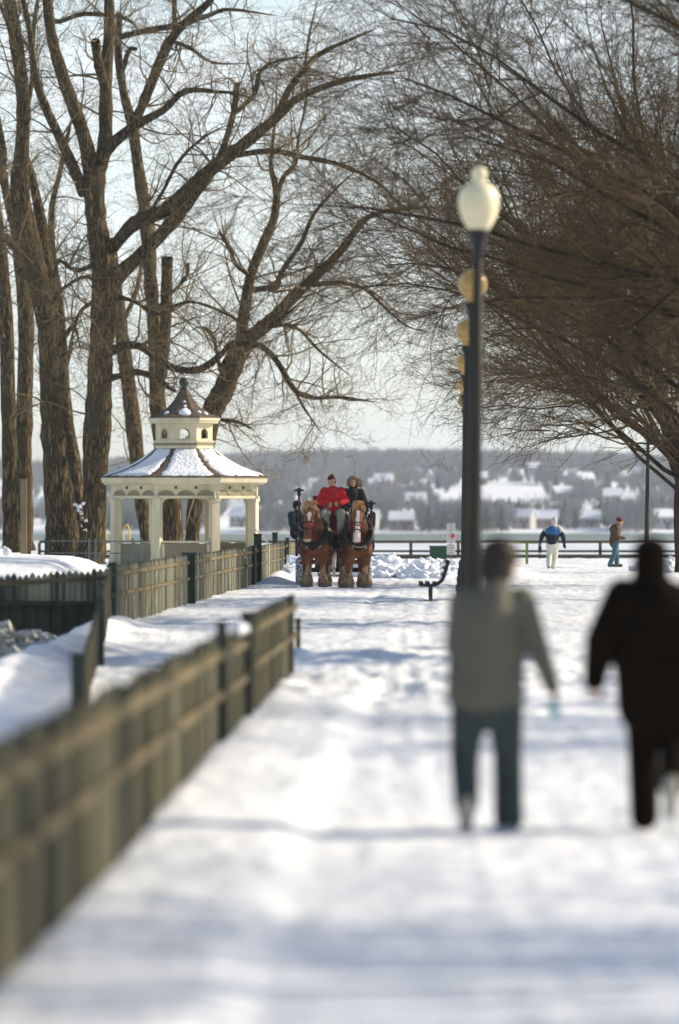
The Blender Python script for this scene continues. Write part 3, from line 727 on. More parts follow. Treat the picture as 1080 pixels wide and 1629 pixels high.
# ---------------------------------------------------------------- street lamps
def make_lamp(globe):
    t = thing('street_lamp', 'x', 'street lamp')
    b = MB(); b.lathe([(.20, -.1), (.20, .12), (.17, .16), (.15, .5), (.13, .56), (.085, .62), (.078, .8), (.060, 3.0), (.048, 4.45)], n=16); b.build('pole', M['pole'], t, True)
    b = MB(); b.lathe([(.05, 4.42), (.055, 4.5), (.075, 4.54), (.06, 4.58), (.085, 4.64), (.105, 4.68), (.11, 4.72)], n=18); b.build('globe_holder', M['black'], t, True)
    if globe == 'amber':
        b = MB(); b.ell((0, 0, 4.98), (.20, .20, .20), 24, 16); b.lathe([(.09, 4.72), (.10, 4.80), (.08, 4.86)], n=14); b.build('globe', M['amber'], t, True); return t
    b = MB(); b.lathe([(.10, 4.70), (.135, 4.76), (.175, 4.84), (.20, 4.93), (.207, 5.01), (.195, 5.08), (.16, 5.14), (.11, 5.18), (.07, 5.195), (.06, 5.215), (.075, 5.24), (.082, 5.28), (.07, 5.32), (.035, 5.345), (.01, 5.35)], n=22)
    b.build('globe', M[globe], t, True)
    return t
lamps = [(757, 158, 'globe', 'nearest street lamp with cream acorn globe on dark pole, standing beyond the grey walker'),
         (748, 117, 'amber', 'second nearest street lamp, amber globe just below the big cream globe'),
         (740.5, 93, 'amber', 'third street lamp in the row, smaller amber globe half hidden by the near pole'),
         (738.5, 77, 'amber', 'fourth street lamp in the row, amber globe mostly hidden behind nearer poles'),
         (737.5, 66, 'amber', 'fifth street lamp in the row, small amber globe low behind the near pole'),
         (738, 57.6, 'amber', 'sixth and farthest street lamp in the row, seen only beside the near pole'),
         (1028, 50, 'globe', 'dark street lamp under the bare tree at the right, beyond the two near walkers')]
proto = {}
for px, s, gl, lb in lamps:
    if gl not in proto: proto[gl] = make_lamp(gl); t = proto[gl]
    else: t = copytree(proto[gl])
    t.location = ((px - 540) / s - (.035 if s > 150 else 0), F / s, 0); t['label'] = lb; t['group'] = 'street lamps along the promenade'
    if s > 150: t.rotation_euler = (0, R(.75), 0)
    elif s > 100: t.rotation_euler = (0, R(.4), 0)
t = thing('lamp_mast', 'thin tall lamp mast on the shore right behind the two riders', 'lamp mast', ((565 - 540) / 38, F / 38, 0))
b = MB(); b.tube([(0, 0, -.1), (0, 0, 2.5), (0, 0, 4.1)], [.045, .035, .025], 6); b.build('mast', M['pipe'], t)
b = MB(); b.tube([(0, 0, 4.08), (-.06, 0, 4.2), (-.2, 0, 4.27), (-.38, 0, 4.24)], [.025, .022, .02, .03], 6); b.build('lamp_arm', M['pipe'], t)

# ---------------------------------------------------------------- shore railing, pipe railing, small items
SY = F / 38.2
def shore_rail(x0, x1, lab):
    t = thing('shore_railing', lab, 'railing', (x0, SY, 0)); L = x1 - x0
    for z, h_, d_ in ((.70, .11, .14), (.31, .09, .06)):
        b = MB(); b.box((L / 2, 0, z), (L, d_, h_)); b.build('rail', M['railwood'], t)
    b = MB(); b.box((L / 2, .03, .05), (L, .3, .24)); b.build('kerb_beam', M['railwood'], t)
    n = max(1, int(L / 1.75))
    for i in range(n + 1):
        b = MB(); b.box((L * i / n, .02, .36), (.13, .10, .60)); b.build('post', M['railwood'], t)
shore_rail(-12.5, -4.6, 'brown wooden shore railing behind the gazebo and big trees')
shore_rail(-4.3, .9, 'brown wooden shore railing between the gazebo and the carriage')
shore_rail(1.0, 14.8, 'long brown wooden shore railing behind the two distant walkers')
ps = 50.0
t = thing('pipe_railing', 'grey pipe railing with thin posts between the big trees and the gazebo', 'railing', ((75 - 540) / ps, F / ps, 0))
xw = lambda px: (px - 75) / ps
b = MB(); b.box((0, 0, .5), (.16, .16, 1.1)); b.build('post', M['postgreen'], t)
for px in (142, 152, 211, 225):
    b = MB(); b.tube([(xw(px), 0, -.1), (xw(px), 0, 1.04), (xw(px), 0, 1.08)], [.035, .035, .05], 8); b.build('post', M['pipe'], t)
for z in (1.0, .62):
    b = MB(); b.tube([(0, 0, z), (xw(240), 0, z - .02)], .022, 6); b.build('rail', M['pipe'], t)
def hoop(px, py0, s, m_, label, w_=.32, cat='ladder'):
    t = thing('ladder_hoop', label, cat, ((px - 540) / s, F / s, 0)); h_ = EYE - (py0 - HOR) / s
    b = MB(); pts = [(-w_ / 2, 0, -.5), (-w_ / 2 * .8, 0, h_ - .3)] + [(w_ / 2 * .55 * -math.cos(a / 6 * PI), 0, h_ - .15 + .15 * math.sin(a / 6 * PI)) for a in range(7)] + [(w_ / 2 * .8, 0, h_ - .3), (w_ / 2, 0, -.5)]
    b.tube(pts, .035, 6); b.build('hoop', M[m_], t)
    for z in (.3, .0):
        b = MB(); b.tube([(-w_ / 2 * .9, 0, z), (w_ / 2 * .9, 0, z)], .02, 5); b.build('rung', M[m_], t)
hoop(201, 835, 37, 'yellow', 'yellow dock ladder hoop seen through the left bay of the gazebo', .34)
hoop(164, 836, 37, 'yellow', 'yellow dock ladder hoop just right of the big double trunk', .30)
t = thing('lime_railing', 'short lime green pipe railing with one post, left of the walker in blue and white', 'railing', ((838 - 540) / 43.5, F / 43.5, 0))
b = MB(); b.box((0, 0, .38), (.10, .10, .86)); b.build('post', M['lime'], t)
b = MB(); b.tube([(-.75, 0, .81), (.45, 0, .80)], .035, 6); b.build('rail', M['lime'], t)
t = thing('utility_box', 'dark green box against the shore railing behind the sign', 'utility box', ((697 - 540) / 39.5, F / 39.5, 0))
b = MB(); b.box((0, 0, .28), (.68, .5, .5)); b.build('cabinet', M['greenbox'], t)
b = MB(); b.box((0, 0, .555), (.74, .56, .05)); b.build('lid', M['greenbox'], t)
# sign
ss = 44.0
t = thing('notice_sign', 'narrow white notice sign with red mark on a thin post', 'sign', ((717.5 - 540) / ss, F / ss, 0))
b = MB(); b.box((0, .03, .75), (.05, .04, 1.7)); b.build('sign_post', M['pipe'], t)
for (z0, z1) in ((1.22, 1.52), (.80, 1.19), (.40, .77)):
    b = MB(); b.box((0, 0, (z0 + z1) / 2), (.31, .02, z1 - z0)); pl = b.build('sign_plate', M['signwhite'], t)
    b = MB(); n = 4
    for k in range(n): 
        wd = random.uniform(.14, .24); b.box((0, -.014, z0 + (k + .6) * (z1 - z0) / (n + .2)), (wd, .006, .022))
    b.build('lettering', M['signink'], pl)
b = MB(); b.tube([(.06, -.018, 1.06), (.06, -.026, 1.06)], .075, 14); b.build('red_mark', M['signred'], t)
# left timber posts
t = thing('timber_post', 'tall square tan timber post standing in the snow mound at the left', 'post', ((37.5 - 540) / 66, F / 66, 0))
b = MB(); b.box((0, 0, 1.6), (.15, .12, 2.16)); b.box((0, 0, 2.69), (.165, .135, .02)); b.build('post_shaft', M['postwood'], t)
t = thing('timber_post', 'red-brown timber post directly behind the tan timber post at the left', 'post', ((45 - 540) / 50, F / 50, 0))
b = MB(); b.box((0, 0, 1.45), (.17, .14, 3.05)); b.box((0, 0, 2.985), (.19, .16, .02)); b.build('post_shaft', M['postbrown'], t)
# leaning white rod at the fence gate
t = thing('gate_brace', 'thin white rod slanting from the gazebo column down to the fence', 'rod', P(403, 838, 57))
b = MB(); e = P(428, 866, 57) - P(403, 838, 57); b.tube([(0, 0, 0), e * .5, e], .022, 6); b.build('brace_rod', M['polewhite'], t)
b = MB(); b.tube([e, e + Vector((0, 0, -.9))], .02, 6); b.build('upright_rod', M['polewhite'], t)

# ---------------------------------------------------------------- bench (seen end-on, facing the promenade)
bs = 75.7
t = thing('park_bench', 'black slatted park bench seen exactly from its end, beside the promenade', 'bench', ((686 - 540) / bs, F / bs, gz((686 - 540) / bs, F / bs)))
BL = 1.8
prof = [(-.24, .345), (-.08, .335), (.05, .335), (.16, .37), (.24, .44), (.29, .54), (.325, .66), (.36, .80), (.385, .86)]
for y in (0, BL):
    b = MB(); b.tube([(x, y, z) for x, z in prof], [.030] * 9, 6, flat=.8)
    fo = b.build('end_frame', M['black'], t)
    b = MB(); b.tube([(.0, y, .33), (0, y, .02)], [.032, .028], 6); b.box((0, y, 0.0), (.30, .06, .03)); b.build('leg', M['black'], t)
for i, (x, z, a) in enumerate([(-.205, .385, 0), (-.07, .385, 0), (.09, .380, 0), (0, 0, 0), (.285, .56, 1.15), (.318, .70, 1.2), (.355, .84, 1.2)]):
    if i == 3: continue
    b = MB(); b.box((0, 0, 0), (.078, BL + .06, .055)); o = b.build('back_slat' if i > 3 else 'seat_slat', M['black'], t); o.location = (x - (.03 if i > 3 else 0), BL / 2, z + .005); o.rotation_euler = (0, -a, 0)

# ---------------------------------------------------------------- people
def hand(mb, w_, dirv, palm, side=1, curl=.5, s=1.0):
    """palm plus four unequal bent fingers and a thumb; dirv along the fingers, palm = palm normal"""
    w_ = Vector(w_); f = Vector(dirv).normalized(); n_ = Vector(palm); n_ = (n_ - f * n_.dot(f)).normalized(); a = f.cross(n_) * side
    for i, (off, ln) in enumerate(((-.030, .062), (-.010, .072), (.011, .067), (.031, .052))):
        r_ = .0098 * s
        k0 = w_ + a * off * .55 * s; k1 = w_ + (f * .078 + a * off) * s
        mb.caps(k0, r_ * 1.5, k1, r_ * 1.35, 8)
        d1 = (f * math.cos(curl) + n_ * math.sin(curl)); d2 = (f * math.cos(curl * 2.1) + n_ * math.sin(curl * 2.1))
        k2 = k1 + (d1 + a * off * 2) * ln * .55 * s; k3 = k2 + d2 * ln * .5 * s
        mb.caps(k1, r_ * 1.05, k2, r_ * .95, 8); mb.caps(k2, r_ * .95, k3, r_ * .8, 8)
    th0 = w_ + (f * .02 - a * .022) * s; th1 = w_ + (f * .05 - a * .052 + n_ * .012) * s; th2 = w_ + (f * .082 - a * .060 + n_ * .026) * s
    mb.caps(th0, .015 * s, th1, .0115 * s, 8); mb.caps(th1, .0115 * s, th2, .009 * s, 8)

def head(mb, c, yaw=0, pitch=0, s=1.0):
    c = Vector(c); Mr = Matrix.Rotation(yaw, 3, 'Z') @ Matrix.Rotation(pitch, 3, 'X')
    q = lambda x, y, z: c + Mr @ Vector((x, y, z)) * s     # local +Y = face
    mb.ell(q(0, -.012, .02), (.076 * s, .094 * s, .10 * s), M3=Mr)
    mb.ell(q(0, .018, -.045), (.056 * s, .070 * s, .068 * s), M3=Mr)
    mb.caps(q(0, .088, .012), .010 * s, q(0, .108, -.022), .015 * s, 8)     # nose
    mb.ell(q(0, .068, -.092), (.024 * s, .022 * s, .018 * s), M3=Mr)         # chin
    mb.ell(q(0, .080, -.058), (.026 * s, .014 * s, .011 * s), M3=Mr)         # lips
    for sg in (-1, 1):
        mb.ell(q(sg * .078, -.008, -.01), (.010 * s, .020 * s, .032 * s), 8, 6, M3=Mr)   # ears
        mb.ell(q(sg * .034, .072, .030), (.024 * s, .012 * s, .008 * s), 8, 5, M3=Mr)    # brows
    return q
def person(name_label, loc, rz, J, clothes, cat='person', yaw=0, pitch=0, vox=.012, hs=1.0, grip=.5, palms=None, gloves=None, boots='black', hand_on=(1, 1), eyes=True):
    """J: joints. clothes: list of (name, material, [segments]) ; segments are (a, ra, b, rb)"""
    t = thing('person', name_label, cat, loc, rz)
    b = MB(); hq = head(b, J['head'], yaw, pitch, hs)
    N = Vector(J['neck']); C = Vector(J['chest']); Pv = Vector(J['pelvis'])
    b.caps(Vector(J['head']) + Vector((0, -.015, -.05)), .052, N, .058)
    b.caps(N, .065, C, .12); b.caps(C, .135, Pv, .125)
    for sd_ in 'LR':
        Sx, E, W_, Hh, K, A = (Vector(J[k + sd_]) for k in ('sh', 'el', 'wr', 'hip', 'kn', 'an'))
        b.caps(C + Vector((0, 0, .1)), .07, Sx, .06); b.caps(Sx, .052, E, .040); b.caps(E, .040, W_, .027)
        b.caps(Pv, .10, Hh, .09); b.caps(Hh, .083, K, .056); b.caps(K, .055, A, .038)
        T = Vector(J['toe' + sd_]); b.caps(A, .036, T, .032)
        f = (W_ - E).normalized()
        if gloves is None:
            hand(b, W_, f, (palms or {}).get(sd_, (0, -1, 0)), 1 if sd_ == 'L' else -1, grip, hs)
    b.remesh('body', M['skin'], t, vox=vox, smooth=2)
    if gloves:
        for sd_ in 'LR':
            W_ = Vector(J['wr' + sd_]); E = Vector(J['el' + sd_]); f = (W_ - E).normalized(); g_ = MB()
            hand(g_, W_, f, (palms or {}).get(sd_, (0, -1, 0)), 1 if sd_ == 'L' else -1, grip, hs * 1.12); g_.caps(W_ - f * .05, .038, W_ + f * .02, .032)
            g_.remesh('glove', M[gloves[sd_] if isinstance(gloves, dict) else gloves], t, vox=.009, smooth=1)
    if eyes:
        for sg in (-1, 1):
            e = MB(); e.ell(hq(sg * .032, .079, .010), (.011, .007, .007), 8, 5); e.build('eye', M['black'], t, True)
    for nm, m_, segs in clothes:
        c = MB()
        for sg in segs:
            if len(sg) == 4: c.caps(*sg)
            else: c.ell(sg[0], sg[1], M3=sg[2] if len(sg) > 2 else None)
        c.remesh(nm, M[m_], t, vox=vox * 1.2, smooth=3)
    for sd_ in 'LR':
        A = Vector(J['an' + sd_]); T = Vector(J['toe' + sd_]); c = MB()
        bt = boots
        heel = A + (A - T) * .25; heel.z = A.z - .055 + (A.z - T.z) * .12
        c.caps(A + Vector((0, 0, .04)), .056, A, .055); c.caps(heel, .042, T, .040); c.caps(A, .05, T + Vector((0, 0, .02)), .042)
        c.remesh('boot', M[bt], t, vox=.012, smooth=2)
    return t
V3 = Vector
def sleeve(J, s, r0, r1, r2):
    return [(J['sh' + s], r0, J['el' + s], r1), (J['el' + s], r1, J['wr' + s], r2)]
def leg(J, s, r0, r1, r2, end=.0):
    A = V3(J['an' + s]); K = V3(J['kn' + s]); 
    return [(J['hip' + s], r0, J['kn' + s], r1), (J['kn' + s], r1, tuple(A + (A - K).normalized() * end), r2)]

# near walker 1 : grey jacket, teal jeans, walking away (local +Y away from the camera)
J = dict(head=(.085, .03, 1.625), neck=(.055, 0, 1.47), chest=(.03, 0, 1.25), pelvis=(.0, 0, .86),
         shL=(-.145, .0, 1.40), elL=(-.185, .10, 1.12), wrL=(-.13, .26, .98), shR=(.205, 0, 1.40), elR=(.30, -.05, 1.11), wrR=(.385, -.02, .88),
         hipL=(-.10, 0, .84), knL=(-.135, -.02, .47), anL=(-.125, -.24, .16), toeL=(-.13, -.14, .05),
         hipR=(.10, 0, .84), knR=(.125, .12, .46), anR=(.13, .10, .09), toeR=(.14, .27, .045))
cl = [('jacket', 'greyknit', [(J['neck'], .085, J['chest'], .17), ((.0, 0, 1.30), .195, (-.01, 0, .86), .19), ((-.10, 0, 1.36), .10, (.16, 0, 1.36), .10), ((-.07, 0, 1.1), .16, (-.10, 0, .84), .145), ((.08, 0, 1.1), .15, (.08, 0, .84), .14),
       ((.05, -.07, 1.45), .085, (.05, -.10, 1.38), .07)] + sleeve(J, 'L', .085, .07, .055) + sleeve(J, 'R', .085, .068, .052)),
      ('trousers', 'teal', [((0, 0, .87), .15, (0, 0, .76), .15), ((-.08, 0, .78), .12, (.08, 0, .78), .12)] + leg(J, 'L', .118, .086, .076, -.05) + leg(J, 'R', .118, .088, .088)),
      ('hair', 'hair', [((.072, -.01, 1.67), (.125, .125, .106)), ((.048, -.03, 1.59), (.118, .105, .13))])]
t = person('near walker seen from behind in grey jacket and dark teal trousers with thick dark hair', ((775 - 540) / 268, F / 268, gz(.87, 33.8) - .03), 0, J, cl, yaw=R(-70), pitch=R(0), boots='shoe', palms={'L': (1, 0, 0), 'R': (-1, 0, 0)}, grip=.8)
hb = MB(); hb.ell((.40, .0, .79), (.026, .05, .05)); hb.caps((.40, 0, .77), .028, (.395, -.02, .70), .022)
o = hb.remesh('turquoise_mitten', M['turq'], None, vox=.008, smooth=2); o.location = t.location; meta(o, 'small turquoise item held in the right hand of the grey-jacketed walker', 'mitten')

# near walker 2 : all dark
J = dict(head=(.0, .03, 1.635), neck=(.02, 0, 1.46), chest=(.06, 0, 1.24), pelvis=(.05, 0, .88),
         shL=(-.16, .0, 1.40), elL=(-.30, -.04, 1.14), wrL=(-.33, .06, .90), shR=(.28, 0, 1.40), elR=(.37, .06, 1.12), wrR=(.34, .22, .95),
         hipL=(-.035, 0, .86), knL=(-.04, .08, .47), anL=(-.035, .04, .09), toeL=(-.05, .21, .045),
         hipR=(.125, 0, .86), knR=(.135, -.04, .50), anR=(.105, -.34, .26), toeR=(.10, -.30, .12))
cl = [('coat', 'nearblack', [(J['neck'], .11, J['chest'], .20), ((.05, 0, 1.32), .21, (.05, 0, .78), .19), ((-.10, 0, 1.36), .115, (.22, 0, 1.36), .115), ((-.04, 0, 1.15), .19, (-.05, 0, .74), .15), ((.17, 0, 1.2), .21, (.17, 0, .72), .18)] + sleeve(J, 'L', .12, .095, .07) + sleeve(J, 'R', .125, .10, .07)),
      ('trousers', 'nearblack', [((.05, 0, .87), .155, (.05, 0, .74), .16)] + leg(J, 'L', .13, .095, .088) + leg(J, 'R', .13, .09, .08, -.04)),
      ('hat', 'nearblack', [((.0, .01, 1.675), (.112, .12, .09)), ((.0, -.01, 1.60), (.112, .11, .12)), ((0, 0, 1.50), (.12, .10, .08))])]
person('walker seen from behind all in near-black brown coat and trousers at the right edge', ((1035 - 540) / 267, F / 267, gz(1.85, 33.9) - .01), 0, J, cl, boots='shoe', palms={'L': (1, 0, 0), 'R': (-1, 0, 0)}, grip=.7)
# its standing shoe is dark in the photo
for o in [c for c in scene.objects if c.name.startswith('boot')][-2:-1]: 
    o.data.materials[0] = M['nearblack']; 

# far walker A : blue, white and dark jacket, pale trousers, walking away
J = dict(head=(.06, .02, 1.62), neck=(.04, .01, 1.45), chest=(.0, 0, 1.24), pelvis=(-.02, 0, .90),
         shL=(-.20, .0, 1.38), elL=(-.36, -.04, 1.13), wrL=(-.42, .02, .92), shR=(.22, 0, 1.38), elR=(.36, .02, 1.10), wrR=(.40, .08, .86),
         hipL=(-.10, 0, .86), knL=(-.11, -.02, .48), anL=(-.14, -.20, .14), toeL=(-.14, -.10, .06), hipR=(.08, 0, .86), knR=(.09, .1, .47), anR=(.03, .06, .09), toeR=(.03, .22, .05))
cl = [('jacket', 'navy', [((0, 0, 1.28), .20, (-.02, 0, .94), .20), ((-.06, 0, 1.1), .18, (.05, 0, 1.1), .18), (tuple(V3(J['shL']).lerp(V3(J['elL']), .4)), .09, J['elL'], .085), (J['elL'], .085, J['wrL'], .06), (tuple(V3(J['shR']).lerp(V3(J['elR']), .4)), .09, J['elR'], .085), (J['elR'], .085, J['wrR'], .06)]),
      ('jacket_band', 'blue', [((-.15, 0, 1.29), .155, (.15, 0, 1.29), .155), ((0, 0, 1.29), .215, (0, 0, 1.25), .215)]),
      ('jacket_yoke', 'greycloth', [((-.19, 0, 1.385), .105, (.20, 0, 1.385), .105), ((0, 0, 1.42), .12, (0, 0, 1.36), .18), (J['shL'], .105, tuple(V3(J['shL']).lerp(V3(J['elL']), .35)), .098), (J['shR'], .105, tuple(V3(J['shR']).lerp(V3(J['elR']), .35)), .098)]),
      ('hood', 'greycloth', [((.06, 0, 1.64), (.108, .118, .125)), ((.06, -.01, 1.74), .05, (.06, -.02, 1.78), .02), ((.04, 0, 1.5), .1, (.04, 0, 1.46), .12)]),
      ('trousers', 'whitecloth', [((-.01, 0, .92), .17, (-.01, 0, .82), .17)] + leg(J, 'L', .13, .10, .085) + leg(J, 'R', .13, .10, .09))]
ta = person('distant walker in blue, pale grey and black jacket with hood and off-white trousers', ((879 - 540) / 46.9, F / 46.9, gz(7.2, 193) - .01), 0, J, cl, yaw=0, boots='brown', vox=.016, gloves={'L': 'greycloth', 'R': 'blackcoat'})
bg_ = MB(); bg_.caps((-.43, .0, .74), .06, (-.43, 0, .62), .065); bg_.tube([(-.42, 0, .88), (-.44, 0, .76)], .018, 5); bg_.tube([(-.46, 0, .62), (-.49, 0, .45), (-.44, 0, .33), (-.40, 0, .48), (-.41, 0, .6)], .012, 5)
o = bg_.build('camera_bag', M['black'], None, True); o.location = ta.location; meta(o, 'small black bag with dangling strap in the left hand of the walker in blue', 'bag')

# far walker B : brown jacket, maroon cap, jeans, in profile facing right, head bowed
J = dict(head=(.0, .16, 1.56), neck=(0, .05, 1.42), chest=(0, 0, 1.22), pelvis=(0, -.04, .90),
         shL=(-.18, .02, 1.36), elL=(-.22, .02, 1.06), wrL=(-.12, .27, 1.02), shR=(.18, .02, 1.36), elR=(.22, .02, 1.06), wrR=(.12, .29, 1.00),
         hipL=(-.09, 0, .86), knL=(-.10, .05, .47), anL=(-.10, .06, .09), toeL=(-.10, .22, .05), hipR=(.09, 0, .86), knR=(.10, -.04, .47), anR=(.10, -.20, .10), toeR=(.10, -.04, .05))
cl = [('jacket', 'brown', [((0, .02, 1.34), .17, (0, -.04, .86), .19), (J['neck'], .10, J['chest'], .17), ((-.14, .02, 1.34), .10, (.14, .02, 1.34), .10), ((0, -.10, 1.38), .08, (0, -.12, 1.3), .1)] + sleeve(J, 'L', .095, .08, .058) + sleeve(J, 'R', .095, .08, .058)),
      ('trousers', 'jeans', [((0, -.03, .88), .16, (0, -.03, .80), .16)] + leg(J, 'L', .12, .09, .085) + leg(J, 'R', .12, .09, .085)),
      ('knit_cap', 'maroon', [((0, .145, 1.62), (.100, .112, .085)), ((0, .11, 1.66), (.09, .09, .08))])]
person('distant walker in brown jacket, maroon knit cap and blue jeans looking down at their hands', ((979 - 540) / 46.2, F / 46.2, gz(9.5, 195) - .01), R(-88), J, cl, pitch=R(-28), boots='black', vox=.016, palms={'L': (0, 0, 1), 'R': (0, 0, 1)})

# ---------------------------------------------------------------- horses
def horse(label, px, kind):
    s = 63.0; x0 = (px - 540) / s; y0 = F / s
    t = thing('draft_horse', label, 'horse', (x0, y0, gz(x0, y0)), PI + (R(5) if kind > 0 else R(-3)))     # local +Y = forward = towards camera
    hx = .11       # small sideways lean of the head (local x is mirrored)
    b = MB()
    # trunk
    b.caps((0, -.20, 1.22), .37, (0, -.95, 1.18), .37, 16); b.caps((0, -.90, 1.20), .37, (0, -1.45, 1.26), .38, 16)
    b.ell((0, -.02, 1.16), (.34, .34, .40)); b.ell((-.14, .05, 1.10), (.19, .24, .26)); b.ell((.14, .05, 1.10), (.19, .24, .26))
    b.caps((0, -.18, 1.50), .17, (0, -.55, 1.48), .2); b.ell((0, -1.55, 1.32), (.36, .34, .34))
    # neck and head
    hp = V3((hx * .5, .62, 2.00))
    b.caps((0, -.02, 1.38), .30, (hx * .25, .32, 1.66), .21, 14); b.caps((hx * .25, .30, 1.66), .21, hp - V3((0, .04, .03)), .145, 14)
    mz = V3((hx, 1.02, 1.24))
    b.caps(hp, .135, hp.lerp(mz, .35), .145, 14); b.caps(hp.lerp(mz, .3), .14, hp.lerp(mz, .7), .09, 14); b.caps(hp.lerp(mz, .65), .092, mz, .088, 14)
    b.ell(mz + V3((0, -.02, -.03)), (.10, .085, .075)); b.caps(hp.lerp(mz, .35) + V3((0, -.12, -.06)), .085, hp.lerp(mz, .8) + V3((0, -.05, -.04)), .06)
    for sg in (-1, 1):
        b.ell(hp.lerp(mz, .28) + V3((sg * .115, .04, .0)), (.035, .05, .04), 8, 6)      # brow over the eye
        b.caps(hp + V3((sg * .085, -.03, .08)), .036, hp + V3((sg * .12, -.01, .22)), .010, 8)    # ears
        b.ell(mz + V3((sg * .055, .055, .03)), (.03, .03, .04), 8, 6)     # nostrils
    # front legs
    legs = (-1, 1)
    for sg in legs:
        lift = .10 if (sg * kind > 0) else 0
        xk = sg * .20
        b.caps((sg * .19, -.02, 1.05), .17, (xk, .0 + lift * .6, .62), .095); b.caps((xk, lift * .6, .62), .085, (xk, .02 + lift * .5, .55), .08)
        b.caps((xk, .02 + lift * .5, .54), .075, (xk, lift * .0 - .0, .20), .062); b.caps((xk, 0, .22), .08, (xk + sg * .01, .05, .09), .105)
        # hind legs: stifle forward, hock backward
        b.caps((sg * .20, -1.48, 1.20), .25, (sg * .22, -1.30, .85), .17); b.caps((sg * .22, -1.32, .85), .15, (sg * .22, -1.62, .55), .085)
        b.caps((sg * .22, -1.62, .55), .082, (sg * .22, -1.52, .18), .065); b.caps((sg * .22, -1.52, .20), .085, (sg * .22, -1.46, .09), .11)
    # dock of the tail
    def paint(c):
        if c.z < .46 + .12 * math.sin(c.x * 37 + c.y * 29) : return 1
        q = (2.0 - c.z) / .76
        if c.y > .55 and 1.08 < c.z < 1.97:
            ax = hp.x + (mz.x - hp.x) * min(1, max(0, q)); d = abs(c.x - ax)
            front = c.y > .62 + .40 * q + .02
            if kind > 0:     # broad white blaze and pale muzzle
                if front and d < .036 + .018 * q: return 2
                if q > .78: return 3
            else:            # small kite on the forehead, dark nose bridge, pale lips
                if front and .12 < q < .46 and d < .052 * (1 - abs(q - .22) / .26): return 2
                if q > 1.02: return 3
                if q > .58 and front: return 0
        return 0
    b.remesh('body', [M['horse'], M['cream_leg'], M['blaze'], M['pinknose']], t, vox=.022, smooth=3, paint=paint)
    for sg in legs:
        for y in (.06, -1.45):
            h_ = MB(); h_.lathe([(.115, 0), (.118, .02), (.095, .12)], (sg * (.205 if y > 0 else .22), y, 0), 12, sy=1.15); h_.build('hoof', M['hoof'], t, True)
            fe = MB(); rr = random.Random(int(sg * 3 + y * 10))
            for k in range(26):
                a = rr.uniform(0, 2 * PI); r0 = .07; x = sg * (.205 if y > 0 else .22)
                fe.caps((x + math.cos(a) * r0, y - .03 + math.sin(a) * r0, rr.uniform(.2, .36)), .02, (x + math.cos(a) * .125, y - .01 + math.sin(a) * .13, rr.uniform(.06, .12)), .008, 5)
            fe.build('feathering', M['cream_leg'], t, True)
    # mane / forelock, tail, eyes
    m1 = MB(); rr = random.Random(5 + kind)
    for k in range(70):
        q = rr.random(); p = V3((0, -.1, 1.68)).lerp(hp + V3((0, -.05, .10)), q) + V3((rr.uniform(-.05, .05), 0, 0)); sd_ = rr.choice((-1, 1, 1))
        e = p + V3((sd_ * rr.uniform(.10, .20), rr.uniform(-.02, .1), -rr.uniform(.12, .30)))
        m1.tube([p, p.lerp(e, .5) + V3((sd_ * .05, 0, .05)), e], [.022, .018, .005], 5)
    for k in range(48):
        a = rr.uniform(-1.5, 1.5); p = hp + V3((math.sin(a) * .05, .0, .11)); e = hp + V3((math.sin(a) * rr.uniform(.06, .2), .10 + .06 * math.cos(a), rr.uniform(-.12, .12) + .04 * math.cos(a)))
        m1.tube([p, p.lerp(e, .5) + V3((0, .05, .06)), e], [.024, .022, .008], 5)
    m1.build('mane', M['flaxen'], t, True)
    m1 = MB()
    for k in range(24):
        m1.tube([(rr.uniform(-.05, .05), -1.85, 1.45), (rr.uniform(-.1, .1), -2.0, 1.2), (rr.uniform(-.1, .1), -1.98, rr.uniform(.5, .8))], [.03, .03, .01], 5)
    m1.build('tail', M['flaxen'], t, True)
    for sg in (-1, 1):
        e = MB(); e.ell(hp.lerp(mz, .30) + V3((sg * .128, .05, -.01)), (.016, .022, .02), 8, 6); e.build('eye', M['black'], t, True)
    # harness: collar, hames, bridle, blinkers, straps, belly band
    h_ = MB()
    t.scale = (1.09, 1, 1)
    def ring(c, rx, rz_, tilt, r_, n=22):
        pts = []
        for k in range(n + 1):
            a = 2 * PI * k / n; p = V3((rx * math.cos(a), rz_ * math.sin(a) * math.sin(tilt), rz_ * math.sin(a) * math.cos(tilt))); pts.append(V3(c) + p)
        return pts
    cpt = (0, .20, 1.40)
    h_.tube(ring(cpt, .30, .40, -.55, 0), .080, 8); h_.build('collar', M['leather'], t, True)
    h_ = MB(); h_.tube(ring((0, .24, 1.42), .30, .46, -.55, 0), .014, 6); h_.build('hames', M['tan'] if kind > 0 else M['leather'], t, True)
    for sg in (-1, 1):
        k_ = MB(); k_.ell((sg * .25, .02, 1.90), (.03, .03, .04), 8, 6); k_.tube([(sg * .2, .02, 1.78), (sg * .25, .02, 1.9)], .014, 5); k_.build('hame_knob', M['steel'], t, True)
    br = MB()
    for q, rr_ in ((.12, .155), (.52, .125), (.74, .105)):
        c = hp.lerp(mz, q); pts = []
        ax = (mz - hp).normalized(); uu = V3((1, 0, 0)); vv = ax.cross(uu)
        for k in range(15): a = 2 * PI * k / 14; pts.append(c + uu * math.cos(a) * rr_ + vv * math.sin(a) * rr_ * 1.02 + V3((0, -.03 if q < .3 else -.01, 0)))
        br.tube(pts, .014, 5)
    for sg in (-1, 1):
        br.tube([hp + V3((sg * .14, -.02, .02)), hp.lerp(mz, .5) + V3((sg * .128, 0, 0)), hp.lerp(mz, .76) + V3((sg * .108, 0, 0))], .013, 5)
        br.box(hp.lerp(mz, .30) + V3((sg * .165, .03, 0)), (.012, .12, .10))
